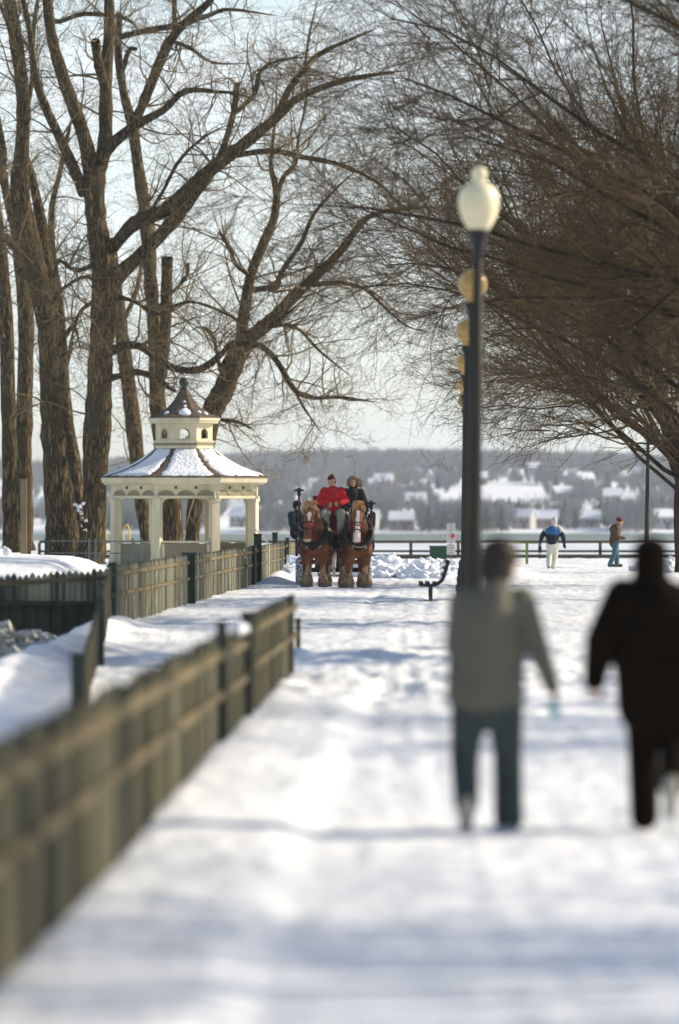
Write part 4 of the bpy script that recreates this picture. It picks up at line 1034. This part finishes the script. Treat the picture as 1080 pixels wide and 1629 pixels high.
    br.build('bridle', M['leather'], t)
    nb = MB(); c = hp.lerp(mz, .60); pts = []
    for k in range(15): a = 2 * PI * k / 14; pts.append(c + uu * math.cos(a) * .118 + vv * math.sin(a) * .12)
    nb.tube(pts, .016, 5); nb.build('noseband', M['redleather'], t)
    st = MB()
    for sg in (-1, 1):
        st.tube([(sg * .30, .18, 1.28), (sg * .40, -.3, 1.22), (sg * .40, -1.2, 1.12), (sg * .36, -2.0, .85)], .026, 5)
        st.tube([(sg * .24, .34, 1.20), (sg * .10, .42, 1.02), (0, .44, .95)], .04, 5)
        st.tube([(sg * .30, .22, 1.34), (sg * .37, -.05, 1.05), (sg * .38, -.4, .95)], .035, 5)
        st.tube([hp.lerp(mz, .76) + V3((sg * .11, 0, 0)), (sg * .34, .25, 1.52), (sg * .30, -.4, 1.62), (sg * .2, -1.8, 1.75)], .011, 5)
    pts = [(.385 * math.cos(2 * PI * k / 20), -.45, 1.22 + .39 * math.sin(2 * PI * k / 20)) for k in range(21)]; st.tube(pts, .03, 5)
    st.tube([(0, .30, 1.75), (0, -.4, 1.66), (0, -1.6, 1.67)], .02, 5)
    st.build('harness_straps', M['leather'], t)
    rg_ = MB()
    for (x, y, z) in ((-.13, .43, 1.05), (.13, .43, 1.05)):
        rg_.tube([(x + .035 * math.cos(2 * PI * k / 10), y + .01, z + .045 * math.sin(2 * PI * k / 10)) for k in range(11)], .009, 5)
    rg_.build('harness_ring', M['steel'], t)
    return t
horse('left chestnut draft horse with small white star and dark nose, facing the camera', 500, -1)
horse('right chestnut draft horse with broad white blaze, facing the camera', 569, 1)

# ---------------------------------------------------------------- wagon
wx = (531 - 540) / 62; wy = F / 62 + 2.4
wz = gz(wx, wy)
t = thing('horse_wagon', 'maroon farm wagon with rubber tyres pulled by the two horses', 'wagon', (wx, wy, wz), 0)   # local -Y = front
b = MB(); b.box((0, 2.3, .86), (1.75, 4.6, .10)); b.build('floor', M['wagon'], t)
for sg in (-1, 1):
    b = MB(); b.box((sg * .93, 2.3, 1.12), (.05, 4.6, .42)); b.box((sg * .97, 2.3, 1.36), (.14, 4.6, .05))
    for y in (.1, 1.5, 3.0, 4.5): b.box((sg * .985, y, 1.05), (.05, .08, .62))
    b.build('side_board', M['wagon'], t)
b = MB(); b.box((0, -.02, 1.05), (1.8, .05, .50)); b.box((0, -.06, 1.31), (1.85, .12, .05)); b.build('front_board', M['wagon'], t)
b = MB(); b.box((0, -.25, 1.38), (1.3, .55, .05)); b.build('footboard', M['wagon'], t)
b = MB(); b.box((.1, .45, 1.86), (1.3, .42, .10)); b.box((.1, .70, 2.1), (1.3, .05, .45)); b.box((-.45, .45, 1.45), (.06, .4, .75)); b.box((.65, .45, 1.45), (.06, .4, .75)); b.box((.1, .30, 1.62), (1.4, .04, .50)); b.build('driver_seat', M['wagon'], t)
b = MB(); b.box((0, 2.4, 1.2), (1.5, 3.6, .5)); b.box((0, 1.2, 1.55), (1.2, .4, .3)); b.build('hay_load', M['khaki'], t)
for sg in (-1, 1):
    for y in (.35, 3.7):
        wq = MB(); prof = []
        for k in range(17): a = 2 * PI * k / 16; prof.append((.28 + .075 * math.cos(a), .105 * math.sin(a)))
        n = 26; V = []; fs = []
        for i in range(n):
            an = 2 * PI * i / n
            for r_, x_ in prof[:-1]: V.append((sg * .90 + x_, y + r_ * math.cos(an), .35 + r_ * math.sin(an)))
        for i in range(n):
            for k in range(16): fs.append((i * 16 + k, i * 16 + (k + 1) % 16, ((i + 1) % n) * 16 + (k + 1) % 16, ((i + 1) % n) * 16 + k))
        wq.add(V, fs); wh = wq.build('wheel', M['tyre'], t, True)
        hb = MB(); hb.tube([(sg * .84, y, .35), (sg * .96, y, .35)], .21, 16); hb.tube([(sg * .82, y, .35), (sg * 1.0, y, .35)], .06, 10); hb.build('rim', M['wagon'], wh)
for y in (.35, 3.7):
    b = MB(); b.box((0, y, .37), (1.6, .09, .09)); b.box((0, y, .62), (1.0, .12, .4)); b.build('axle', M['black'], t)
b = MB(); b.tube([(0, .3, .45), (0.0, -1.2, .52), (.03, -3.35, .90)], [.06, .055, .045], 6); b.build('tongue', M['polewhite'], t)
b = MB(); b.tube([(-.05, -.45, .50), (.0, -.7, .36), (0, -.9, .28)], .05, 6); b.build('drop_stay', M['polewhite'], t)
b = MB(); b.box((0, -.5, .62), (1.5, .10, .08)); b.build('evener', M['black'], t)
for sg in (-1, 1):
    b = MB(); b.box((sg * .52, -.62, .58), (.75, .06, .06)); b.build('swingletree', M['wagon'], t)
b = MB(); b.box((-.05, -.35, .24), (.70, .28, .04)); b.tube([(-.4, -.35, .24), (-.45, -.2, .8)], .02, 5); b.tube([(.3, -.35, .24), (.35, -.2, .8)], .02, 5); b.build('step', M['wagon'], t)
b = MB(); b.tube([(-.53, -3.3, .93), (.53, -3.3, .93)], .022, 6); b.tube([(-.53, -3.3, .93), (-.52, -3.2, 1.04)], .015, 5); b.tube([(.53, -3.3, .93), (.55, -3.2, 1.04)], .015, 5); b.build('neck_yoke', M['polewhite'], t)
for px, pyt in ((475, 779), (591, 800)):
    x = (px - 540) / 61.5 - wx; z1 = EYE - (pyt - HOR) / 61.5
    b = MB(); b.tube([(x, .1, 1.2), (x, .1, z1)], .028, 6); po = b.build('lantern_post', M['wagon'], t)
    b = MB(); b.lathe([(.05, -.16), (.05, -.05), (.13, -.04), (.13, .0), (.05, .02), (.03, .05)], (x, .1, z1), 10); b.build('lantern_cap', M['black'], po)
def wpos(x, y, z): return (wx + x, wy + y, wz + z)
# driver: red coat
J = dict(head=(.05, .02, 1.00), neck=(.03, 0, .80), chest=(.0, 0, .58), pelvis=(0, -.03, .22),
         shL=(-.21, .0, .74), elL=(-.35, .08, .48), wrL=(-.16, .30, .42), shR=(.22, 0, .74), elR=(.36, .08, .48), wrR=(.15, .30, .40),
         hipL=(-.11, 0, .14), knL=(-.21, .40, .18), anL=(-.17, .42, -.26), toeL=(-.18, .56, -.32), hipR=(.11, 0, .14), knR=(.21, .40, .18), anR=(.17, .42, -.26), toeR=(.18, .56, -.32))
cl = [('coat', 'redcoat', [((0, 0, .68), .21, (0, 0, .22), .22), ((-.17, 0, .72), .12, (.17, 0, .72), .12), ((.02, 0, .82), .10, (.02, 0, .72), .15), ((-.08, .03, .5), .18, (-.07, .04, .24), .17), ((.08, .03, .5), .18, (.07, .04, .24), .17)] + sleeve(J, 'L', .12, .10, .07) + sleeve(J, 'R', .12, .10, .07)),
      ('trousers', 'khaki', leg(J, 'L', .13, .12, .08) + leg(J, 'R', .13, .12, .08) + [((-.1, 0, .14), .14, (.1, 0, .14), .14)]),
      ('knit_hat', 'maroon', [((.05, -.01, 1.07), (.108, .120, .095)), ((.03, -.05, 1.0), (.108, .10, .12)), ((.045, -.02, 1.13), .07, (.03, -.03, 1.17), .04)])]
person('driver in bright red coat and maroon knit hat holding the reins on the wagon seat', wpos(-.02, .42, 1.70), PI, J, cl, yaw=R(42), gloves='tan', palms={'L': (.8, 0, -.4), 'R': (-.8, 0, -.4)}, grip=1.3, boots='blackcoat', vox=.014, hs=1.12)
# passenger: black coat, fur-trimmed hood
J = dict(head=(.0, .04, .86), neck=(.0, 0, .68), chest=(.0, 0, .48), pelvis=(0, -.02, .14),
         shL=(-.20, .0, .62), elL=(-.29, .06, .36), wrL=(-.10, .26, .26), shR=(.20, 0, .62), elR=(.29, .06, .36), wrR=(.10, .26, .26),
         hipL=(-.10, 0, .08), knL=(-.12, .40, .12), anL=(-.12, .42, -.28), toeL=(-.12, .56, -.34), hipR=(.10, 0, .08), knR=(.12, .40, .12), anR=(.12, .42, -.28), toeR=(.12, .56, -.34))
cl = [('coat', 'blackcoat', [((0, 0, .56), .19, (0, 0, .12), .21), ((-.16, 0, .60), .11, (.16, 0, .60), .11), ((0, -.02, .70), .12, (0, 0, .6), .15)] + sleeve(J, 'L', .11, .095, .07) + sleeve(J, 'R', .11, .095, .07)),
      ('trousers', 'blackcoat', leg(J, 'L', .12, .11, .08) + leg(J, 'R', .12, .11, .08)),
      ('fur_hood', 'fur', [((0, -.02, .95), (.135, .12, .10)), ((-.13, -.02, .87), (.07, .09, .13)), ((.12, -.02, .87), (.055, .09, .12)), ((-.20, -.04, .84), (.075, .08, .11)), ((0, -.10, .86), (.12, .07, .14))])]
person('passenger in black coat with brown fur-trimmed hood sitting beside the red-coated driver', wpos(.50, .50, 1.80), PI, J, cl, yaw=R(15), gloves='blackcoat', palms={'L': (.8, 0, -.4), 'R': (-.8, 0, -.4)}, grip=.9, boots='blackcoat', vox=.014)
# people on the wagon bed edges
def bed_rider(label, x, y, rz, coat, mirror=1, glove='redcoat', hat='blackcoat'):
    J = dict(head=(.02, .03, .80), neck=(.0, 0, .62), chest=(.0, 0, .42), pelvis=(0, -.02, .12),
         shL=(-.20, .0, .56), elL=(-.27, .08, .30), wrL=(-.22, .30, .12), shR=(.20, 0, .56), elR=(.27, .10, .32), wrR=(.12, .30, .20),
         hipL=(-.10, 0, .08), knL=(-.12, .38, .10), anL=(-.12, .42, -.34), toeL=(-.12, .56, -.40), hipR=(.10, 0, .08), knR=(.12, .38, .10), anR=(.12, .42, -.34), toeR=(.12, .56, -.40))
    cl = [('coat', coat, [((0, 0, .50), .19, (0, 0, .10), .21), ((-.16, 0, .54), .11, (.16, 0, .54), .11), ((0, 0, .64), .10, (0, 0, .54), .15)] + sleeve(J, 'L', .11, .09, .07) + sleeve(J, 'R', .11, .09, .07)),
          ('trousers', 'navy', leg(J, 'L', .12, .11, .08) + leg(J, 'R', .12, .11, .08)),
          ('hat', hat, [((.02, .01, .86), (.112, .125, .085)), ((.02, -.02, .80), (.108, .10, .10))])]
    person(label, wpos(x, y, 1.26), rz, J, cl, gloves=glove, palms={'L': (0, 0, -1), 'R': (0, 0, -1)}, grip=.8, boots='black', vox=.016)
bed_rider('wagon passenger in dark teal coat with red gloves partly hidden behind the left horse', -.96, 1.3, PI + .7, 'tealcoat')
bed_rider('wagon passenger in black coat barely showing behind the right horse', .84, 1.3, PI - .7, 'blackcoat', glove='blackcoat')
# reins from the driver to the bits
rn = MB()
for hxp, sg in ((500, -1), (569, 1)):
    for e in (-1, 1):
        x1 = (hxp - 540) / 63 + e * .3
        rn.tube([wpos(-.02 + sg * .12, .10, 2.12), (x1, F / 63 + .6, 1.74), (x1, F / 63 - .2, 1.55)], .010, 5)
meta(rn.build('reins', M['leather'], None), 'long leather reins running from the driver\'s gloves to both horses', 'reins')

# ---------------------------------------------------------------- trees
def children(pts, rad, cnt, lmin, lmax, ang, jit, up=(0, 0, 0), Q=6, t0=.25, rk=.6, rmin=.004, bias=None, kr=None, rg=rng, lscale_t=True, end=.35, curl=0):
    N, Pn, _ = pts.shape
    idx = np.repeat(np.arange(N), cnt); Mn = len(idx)
    t = t0 + (1 - t0) * rg.random(Mn); t[::max(1, cnt)] = 1.0
    ft = t * (Pn - 1); i0 = np.minimum(ft.astype(int), Pn - 2); fr = (ft - i0)[:, None]
    p = pts[idx, i0] * (1 - fr) + pts[idx, i0 + 1] * fr
    r = rad[idx, i0] * (1 - fr[:, 0]) + rad[idx, i0 + 1] * fr[:, 0]
    tg = pts[idx, i0 + 1] - pts[idx, i0]; tg /= np.linalg.norm(tg, axis=1, keepdims=True) + 1e-9
    rv = rg.normal(size=(Mn, 3))
    if bias is not None: rv += np.array(bias)
    pv = rv - tg * (rv * tg).sum(1, keepdims=True); pv /= np.linalg.norm(pv, axis=1, keepdims=True) + 1e-9
    a = R(ang) * rg.uniform(.5, 1.5, Mn)[:, None]
    d = tg * np.cos(a) + pv * np.sin(a)
    L = rg.uniform(lmin, lmax, Mn)
    if lscale_t: L = L * (1.15 - .45 * t)
    out = np.zeros((Mn, Q, 3)); out[:, 0] = p; up = np.array(up); cv = rg.normal(0, curl, (Mn, 3)) if curl else 0
    for k in range(1, Q):
        d = d + rg.normal(0, jit, (Mn, 3)) + up + cv; d /= np.linalg.norm(d, axis=1, keepdims=True)
        out[:, k] = out[:, k - 1] + d * (L / (Q - 1))[:, None]
    r0 = np.maximum(np.minimum(r * rk, (kr * L) if kr else 1e9), rmin)
    rr_ = r0[:, None] * np.linspace(1, end, Q)[None, :]
    return out, rr_

def smooth_poly(pl, s, dy=0.0, wob=0.0, seed=0, sub=4, Y0=None):
    """px polyline [(x,y,halfwidth)] -> dense world polyline + radii (Catmull-Rom)"""
    A = np.array(pl, float); n = len(A); out = []
    for i in range(n - 1):
        p0, p1, p2, p3 = A[max(i - 1, 0)], A[i], A[i + 1], A[min(i + 2, n - 1)]
        for k in range(sub):
            u = k / sub
            out.append(.5 * ((2 * p1) + (-p0 + p2) * u + (2 * p0 - 5 * p1 + 4 * p2 - p3) * u * u + (-p0 + 3 * p1 - 3 * p2 + p3) * u ** 3))
    out.append(A[-1]); out = np.array(out); m = len(out)
    q = np.linspace(0, 1, m); Y = (Y0 or F / s) + dy * q ** 1.3
    rs = np.random.default_rng(seed); s2 = F / Y
    w_ = wob * np.convolve(rs.normal(size=m + 4), np.ones(5) / 5, 'valid')
    X = (out[:, 0] + w_ - 540) / s2; Z = EYE - (out[:, 1] - HOR) / s2
    return np.stack([X, Y, Z], 1), np.maximum(out[:, 2], .35) / s2

def left_tree(label, s, limbs, dens=1.0, seed=1, twigmat='twig', name='cottonwood_tree'):
    """limbs: list of (polyline, depth drift); first is the trunk"""
    rg = np.random.default_rng(seed)
    base, _ = smooth_poly(limbs[0][0], s)
    t = thing(name, label, 'tree', tuple(base[0]))
    off = base[0]
    tb = []; segs = []
    for i, (pl, dy) in enumerate(limbs):
        Y0 = None
        if i:
            q = P(pl[0][0], pl[0][1], s); allp = np.concatenate([a for a, _ in segs]); sc = F / allp[:, 1]
            dd = np.hypot(540 + allp[:, 0] * sc - pl[0][0], HOR - (allp[:, 2] - EYE) * sc - pl[0][1]); Y0 = float(allp[dd.argmin(), 1])
        if pl[-1][2] <= 2.5: pl = pl[:-1] + [(pl[-1][0], pl[-1][1], .5)]
        p, r = smooth_poly(pl, s, dy, wob=1.0, seed=seed * 50 + i, Y0=Y0)
        if i == 0: r[0] *= 1.15
        r = r * (1 + .05 * rg.normal(size=len(r)))
        tb.append((p[None] - off, r[None], 12 if r.max() > .1 else 7)); segs.append((p, r))
    link('trunk', tubes_mesh('trunk', tb, M['bark']), t)
    bt = []
    for p, r in segs:
        Ls = np.linalg.norm(np.diff(p, axis=0), axis=1).sum(); big = r.mean() > .2
        c1 = max(2, int(Ls * (3.3 if not big else 1.5) * dens))
        pp, rr_ = p[None], r[None]
        a, ar = children(pp, rr_, c1, .8, 3.0, 55, .16, (0, 0, .02), 9, .12 if not big else .25, .5, .010, kr=.016, rg=rg, curl=.05)
        bt.append((a, ar, 5))
        b_, br_ = children(a, ar, 5, .4, 1.5, 48, .20, (0, 0, .01), 7, .2, .6, .0075, kr=.011, rg=rg, curl=.07)
        bt.append((b_, br_, 4))
        c_, cr_ = children(b_, br_, 4, .2, .8, 45, .22, (0, 0, -.015), 6, .2, .7, .0062, rg=rg, curl=.09)
        bt.append((c_, cr_, 3))
        e_, er_ = children(c_, cr_, 2, .12, .4, 42, .22, (0, 0, -.02), 4, .3, .8, .0052, rg=rg, curl=.08)
        bt.append((e_, er_, 3))
    bt = [(a - off, r_, n) for a, r_, n in bt]
    link('crown', tubes_mesh('crown', bt, M[twigmat]), t)
    return t
S = 43.0
left_tree('far-left trunk cut by the photo edge, behind the snow mound', 42, [
    ([(18, 878, 15), (16, 800, 13), (14, 700, 12), (12, 600, 12), (10, 500, 11), (4, 420, 10), (-6, 340, 9), (-14, 260, 8), (-18, 160, 7), (-20, 40, 6)], -2),
    ([(8, 470, 7), (-2, 430, 6), (-16, 390, 5)], 1), ([(10, 560, 5), (-6, 500, 4), (-20, 470, 3)], -2), ([(-10, 300, 6), (6, 255, 6), (0, 205, 5), (-12, 150, 4)], 1)], .7, 2)
left_tree('second dark trunk from the left, behind the timber posts', 41, [
    ([(40, 876, 14), (39, 780, 13), (38, 700, 13), (40, 600, 13), (42, 520, 13), (36, 440, 12), (24, 360, 9), (8, 300, 7), (-2, 240, 7), (-12, 170, 6)], 2),
    ([(30, 400, 6), (14, 380, 5), (0, 372, 4)], -1)], .6, 3)
left_tree('thick left stem of the great double-trunked tree, leaning left with snow in its fork', S, [
    ([(106, 905, 40), (101, 868, 30), (98, 826, 26), (91, 760, 21), (82, 671, 18), (79, 600, 16.5), (76, 540, 16), (66, 470, 18), (52, 410, 19), (38, 345, 17), (31, 290, 15), (34, 235, 12), (37, 180, 11), (32, 110, 11), (24, 55, 11), (13, -10, 10), (5, -60, 9)], -3),
    ([(84, 540, 11), (80, 470, 11), (72, 400, 10), (62, 335, 9), (50, 280, 7), (36, 240, 6)], 1),
    ([(38, 200, 5), (50, 130, 4), (52, 60, 4), (60, 0, 3)], 2), ([(35, 120, 4), (20, 60, 4), (2, 10, 3)], -2), ([(60, 430, 5), (30, 400, 4), (8, 385, 3)], -3),
    ([(78, 590, 4), (100, 540, 4), (118, 520, 3), (128, 560, 2)], -3), ([(70, 500, 4), (100, 460, 3), (140, 440, 3), (160, 470, 2)], -3)], 1.1, 4)
left_tree('dark slender stem rising between the two stems of the great tree', 42, [
    ([(127, 860, 14), (124, 800, 13), (117, 740, 12), (108, 671, 10), (101, 600, 9), (98, 540, 8), (92, 470, 7), (84, 400, 6), (82, 330, 5), (96, 270, 4), (110, 200, 3)], 3),
    ([(100, 600, 4), (112, 560, 3), (120, 500, 2)], 2)], .6, 5)
left_tree('thick right stem of the great double-trunked tree, forking wide over the gazebo', S + .3, [
    ([(141, 905, 32), (147, 868, 22), (150, 827, 18), (151, 760, 20), (154, 693, 21), (158, 627, 20.5), (160, 560, 20), (165, 500, 21), (166, 440, 20), (160, 395, 19), (153, 350, 16), (150, 300, 17), (151, 262, 19)], -1),
    ([(145, 268, 13), (138, 232, 12), (120, 175, 11), (101, 125, 10), (83, 65, 9), (75, 0, 8), (66, -60, 7)], -3),
    ([(158, 268, 13), (165, 235, 12), (168, 175, 11), (170, 100, 10), (174, 50, 9), (173, 0, 8), (176, -50, 7)], 1),
    ([(166, 135, 8), (158, 105, 8), (152, 65, 8)], -1),
    ([(133, 310, 9), (122, 280, 9), (95, 220, 8), (70, 165, 7), (55, 115, 6), (48, 55, 5), (35, -10, 4)], -4),
    ([(160, 255, 9), (180, 228, 9), (215, 200, 8), (260, 175, 6), (295, 145, 5), (345, 146, 3), (380, 150, 2), (420, 165, 1.5)], -3),
    ([(175, 398, 11), (188, 383, 10), (215, 355, 11), (260, 335, 11), (300, 300, 11), (345, 262, 11), (380, 235, 10), (435, 190, 8), (475, 155, 6), (540, 130, 5), (600, 118, 3), (650, 112, 2)], -4),
    ([(178, 450, 13), (195, 432, 12), (240, 390, 11), (280, 345, 11), (310, 305, 10), (340, 268, 9)], -2),
    ([(347, 258, 6), (360, 220, 5), (372, 175, 5), (377, 135, 5)], -2),
    ([(372, 182, 3), (405, 150, 4), (415, 112, 3), (450, 95, 2), (500, 90, 1.3)], -4),
    ([(438, 188, 5), (460, 140, 5), (485, 110, 4), (510, 85, 4), (560, 62, 3), (600, 45, 2)], -3),
    ([(484, 110, 2.2), (493, 50, 2), (505, 0, 2)], 2),
    ([(360, 250, 5), (430, 240, 5), (480, 250, 4), (540, 262, 4), (600, 290, 2), (640, 330, 1.3)], -4),
    ([(170, 562, 9), (200, 550, 7), (225, 552, 6), (250, 570, 6), (280, 587, 6), (320, 587, 6), (350, 565, 5), (370, 547, 5), (400, 545, 4), (450, 505, 3), (490, 470, 1.5)], -4),
    ([(172, 602, 6), (190, 598, 5), (215, 592, 5), (240, 598, 5), (262, 612, 4), (278, 622, 3)], -3),
    ([(240, 335, 3), (262, 300, 3), (290, 250, 3), (330, 215, 2), (360, 200, 1.2)], -2), ([(176, 470, 5), (215, 480, 3), (250, 500, 3), (300, 480, 2.5), (360, 500, 2), (420, 540, 1.5)], -4),
    ([(150, 420, 4), (120, 430, 4), (95, 415, 3), (85, 440, 3)], -3), ([(148, 480, 4), (125, 500, 3), (108, 560, 2)], -3)], 1.15, 6)
left_tree('slanting trunk passing behind the left side of the gazebo roof', 40, [
    ([(234, 890, 9), (230, 840, 9.5), (225, 795, 11), (219, 740, 12), (210, 660, 13), (203, 600, 12.5), (197, 560, 12), (190, 500, 11), (183, 440, 9), (176, 380, 7)], 2),
    ([(192, 520, 4), (215, 470, 4), (225, 420, 3)], 2)], .6, 7)
left_tree('tall straight trunk rising behind the gazebo cupola', 41.5, [
    ([(277, 890, 20), (276, 860, 18), (270, 800, 18), (262, 740, 15), (252, 660, 13), (250, 600, 13), (247, 540, 12), (243, 480, 11), (238, 420, 11.5), (233, 350, 11), (225, 300, 10), (214, 225, 9), (210, 195, 9), (197, 150, 7), (188, 90, 6), (190, 20, 5)], 1),
    ([(256, 600, 10), (262, 540, 9), (264, 480, 9), (266, 410, 9)], -1),
    ([(214, 192, 8), (222, 178, 8), (240, 135, 8), (260, 85, 8), (285, 45, 7), (330, 5, 6), (345, -20, 5)], -2),
    ([(185, 60, 5), (240, 47, 5), (285, 40, 5), (330, 25, 4), (365, 15, 3), (440, 25, 2)], -2), ([(277, 50, 4), (277, 0, 4), (280, -30, 3)], 1),
    ([(196, 110, 4), (206, 80, 4), (215, 78, 3)], -1),
    ([(80, 30, 4), (95, 34, 4), (135, 22, 4), (200, 30, 3), (220, 50, 2)], -1), ([(270, 65, 3), (300, 75, 3), (340, 100, 2), (400, 100, 1.5)], -3),
    ([(243, 500, 4), (270, 470, 3), (296, 440, 3), (298, 420, 3)], -2)], 1.0, 8)
left_tree('big tree leaning right behind the gazebo with limbs reaching over the carriage', 42.5, [
    ([(302, 890, 12), (305, 861, 11), (311, 795, 13), (322, 720, 15), (337, 655, 17), (355, 620, 17), (372, 575, 17), (392, 545, 15)], 0),
    ([(382, 560, 11), (385, 530, 10), (391, 480, 9), (400, 435, 8), (420, 385, 8), (435, 350, 7), (440, 310, 6), (432, 270, 4), (432, 245, 3), (438, 185, 2), (440, 120, 1.3)], 1),
    ([(440, 308, 5), (452, 280, 4), (470, 260, 4), (475, 215, 2), (487, 160, 2), (486, 100, 1.2)], 1),
    ([(390, 552, 12), (405, 530, 11), (430, 510, 10), (455, 485, 9), (480, 460, 8), (510, 432, 7.5), (540, 402, 7), (575, 355, 5), (600, 340, 4), (650, 331, 3), (700, 330, 1.5)], -4),
    ([(488, 454, 4), (540, 450, 4), (580, 460, 3), (612, 490, 2), (650, 520, 1.5), (690, 530, 1)], -3),
    ([(395, 462, 4), (420, 459, 5), (442, 456, 5), (447, 435, 4), (480, 385, 4), (500, 340, 3), (540, 295, 2), (575, 265, 1.5)], -3),
    ([(405, 548, 6), (418, 552, 5), (440, 575, 5), (470, 622, 4), (500, 633, 3), (540, 632, 3), (600, 640, 1.5)], -5),
    ([(468, 620, 2), (485, 650, 2), (515, 692, 1)], -2), ([(336, 668, 4), (352, 668, 3), (380, 672, 3), (405, 685, 2)], -4),
    ([(400, 440, 4), (375, 420, 4), (366, 395, 3), (350, 370, 3)], -2), ([(350, 590, 3), (340, 540, 3), (320, 520, 2), (300, 530, 1.5)], -4),
    ([(430, 520, 3), (470, 520, 2.5), (510, 560, 2), (560, 600, 1.3)], -5)], 1.15, 9)

def trunk_snow():
    t = [o for o in scene.objects if o.get('label', '').startswith('thick right stem')][0]
    b = MB(); rr = random.Random(9); o = t.location
    for (px, py, r_) in ((122, 803, 5), (128, 806, 6), (134, 801, 5), (127, 812, 4), (131, 816, 3), (139, 828, 3), (134, 825, 2), (137, 843, 2.5), (131, 836, 1.5)):
        p = P(px, py, S + .3); p.y -= r_ / 43 + .55 + (py - 803) * .008
        for k in range(5): b.ell(p - o + Vector((rr.uniform(-.06, .06), 0, rr.uniform(-.04, .04))), (r_ / 95, .06, r_ / 130), 8, 5)
    b.build('snow_patch', M['snow_pile'], t, True)
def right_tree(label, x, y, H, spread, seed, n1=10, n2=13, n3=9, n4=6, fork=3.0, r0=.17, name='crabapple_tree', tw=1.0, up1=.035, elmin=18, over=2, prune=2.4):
    rg = np.random.default_rng(seed); z0 = gz(x, y)
    t = thing(name, label, 'tree', (x, y, z0))
    zs = np.linspace(-.2, fork, 7); tr = np.stack([.05 * np.sin(zs * 1.3 + seed), .04 * np.cos(zs * 1.1), zs], 1)[None]
    rr_ = (r0 * np.linspace(1.25, .85, 7))[None]; rr_[0, 0] *= 1.3
    L0 = []
    for k in range(n1 + over):
        a = 2 * PI * (k + rg.uniform(-.3, .3)) / n1; el = rg.uniform(elmin, 42) if k % 2 else rg.uniform(44, 74); zb = rg.uniform(.72, 1) * fork
        if k >= n1: a = PI + rg.uniform(-.9, .9); el = elmin + 8 + (64 - elmin) * (k - n1 + .5) / over
        d = np.array([math.cos(a) * math.cos(R(el)), math.sin(a) * math.cos(R(el)), math.sin(R(el))])
        ln = (.82 if k >= n1 else 1) * spread * rg.uniform(.85, 1.1) / max(.62, math.cos(R(el))); Q = 12; p = np.array([0, 0, zb]); pl = [p]
        for q in range(1, Q):
            d = d + rg.normal(0, .10, 3) + np.array([0, 0, up1 - .012 * q]); d /= np.linalg.norm(d); p = p + d * ln / (Q - 1); pl.append(p)
        L0.append(pl)
    L0 = np.array(L0); R0 = np.broadcast_to(np.linspace(r0 * .46, .016, 12), (n1 + over, 12)) * rg.uniform(.75, 1.1, (n1 + over, 1))
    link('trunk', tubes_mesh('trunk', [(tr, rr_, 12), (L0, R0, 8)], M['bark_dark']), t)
    bt = []
    a, ar = children(L0, R0, n2, 1.6, 4.8, 32, .13, (0, 0, .008), 10, .15, .6, .012, rg=rg, kr=.011); bt.append((a, ar, 5))
    b_, br_ = children(a, ar, n3, .8, 2.4, 34, .14, (0, 0, .0), 7, .15, .65, .0068 * tw, rg=rg, kr=.008); bt.append((b_, br_, 4))
    c_, cr_ = children(b_, br_, n4, .3, 1.2, 36, .14, (0, 0, -.01), 5, .15, .75, .0050 * tw, rg=rg); bt.append((c_, cr_, 3))
    bt = [(a_[a_[:, :, 2].min(1) > prune], r_[a_[:, :, 2].min(1) > prune], n_) for a_, r_, n_ in bt]      # limbs lopped clear of the promenade
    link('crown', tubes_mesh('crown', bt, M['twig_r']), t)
    return t
right_tree('bare tree with trunk at the right edge, farthest of the promenade row', (1081 - 540) / 50, F / 50, 11, 7.8, 21, 18, 15, 11, 8, fork=3.5, r0=.14)
right_tree('bare tree of the promenade row whose crown fills the middle right', 9.4, 150, 11, 8.4, 22, 18, 15, 11, 8, fork=3.3, r0=.17, prune=2.9)
right_tree('bare tree of the promenade row whose dark crown fills the upper right', 9.0, 124, 11, 8.6, 23, 18, 15, 11, 7, fork=3.7, r0=.17, elmin=26, prune=3.4)
right_tree('second nearest bare tree of the promenade row with long boughs across the top right', 9.0, 99, 11, 8.6, 24, 19, 14, 11, 7, fork=4.2, r0=.18, elmin=32, over=7, prune=4.2)
right_tree('nearest bare tree of the promenade row with blurred boughs in the top right corner', 10.2, 76, 11, 7.8, 25, 18, 13, 10, 6, fork=4.8, r0=.18, elmin=40, over=10, prune=5.2)
right_tree('bare tree out of view to the right that shades the middle of the promenade', 13.5, 53, 11, 6.5, 26, 12, 10, 8, 5, fork=3.0, r0=.18)
right_tree('bare tree out of view to the right that shades the near promenade', 13.8, 26.5, 11, 7.0, 27, 14, 12, 9, 5, fork=3.0, r0=.2)
trunk_snow()
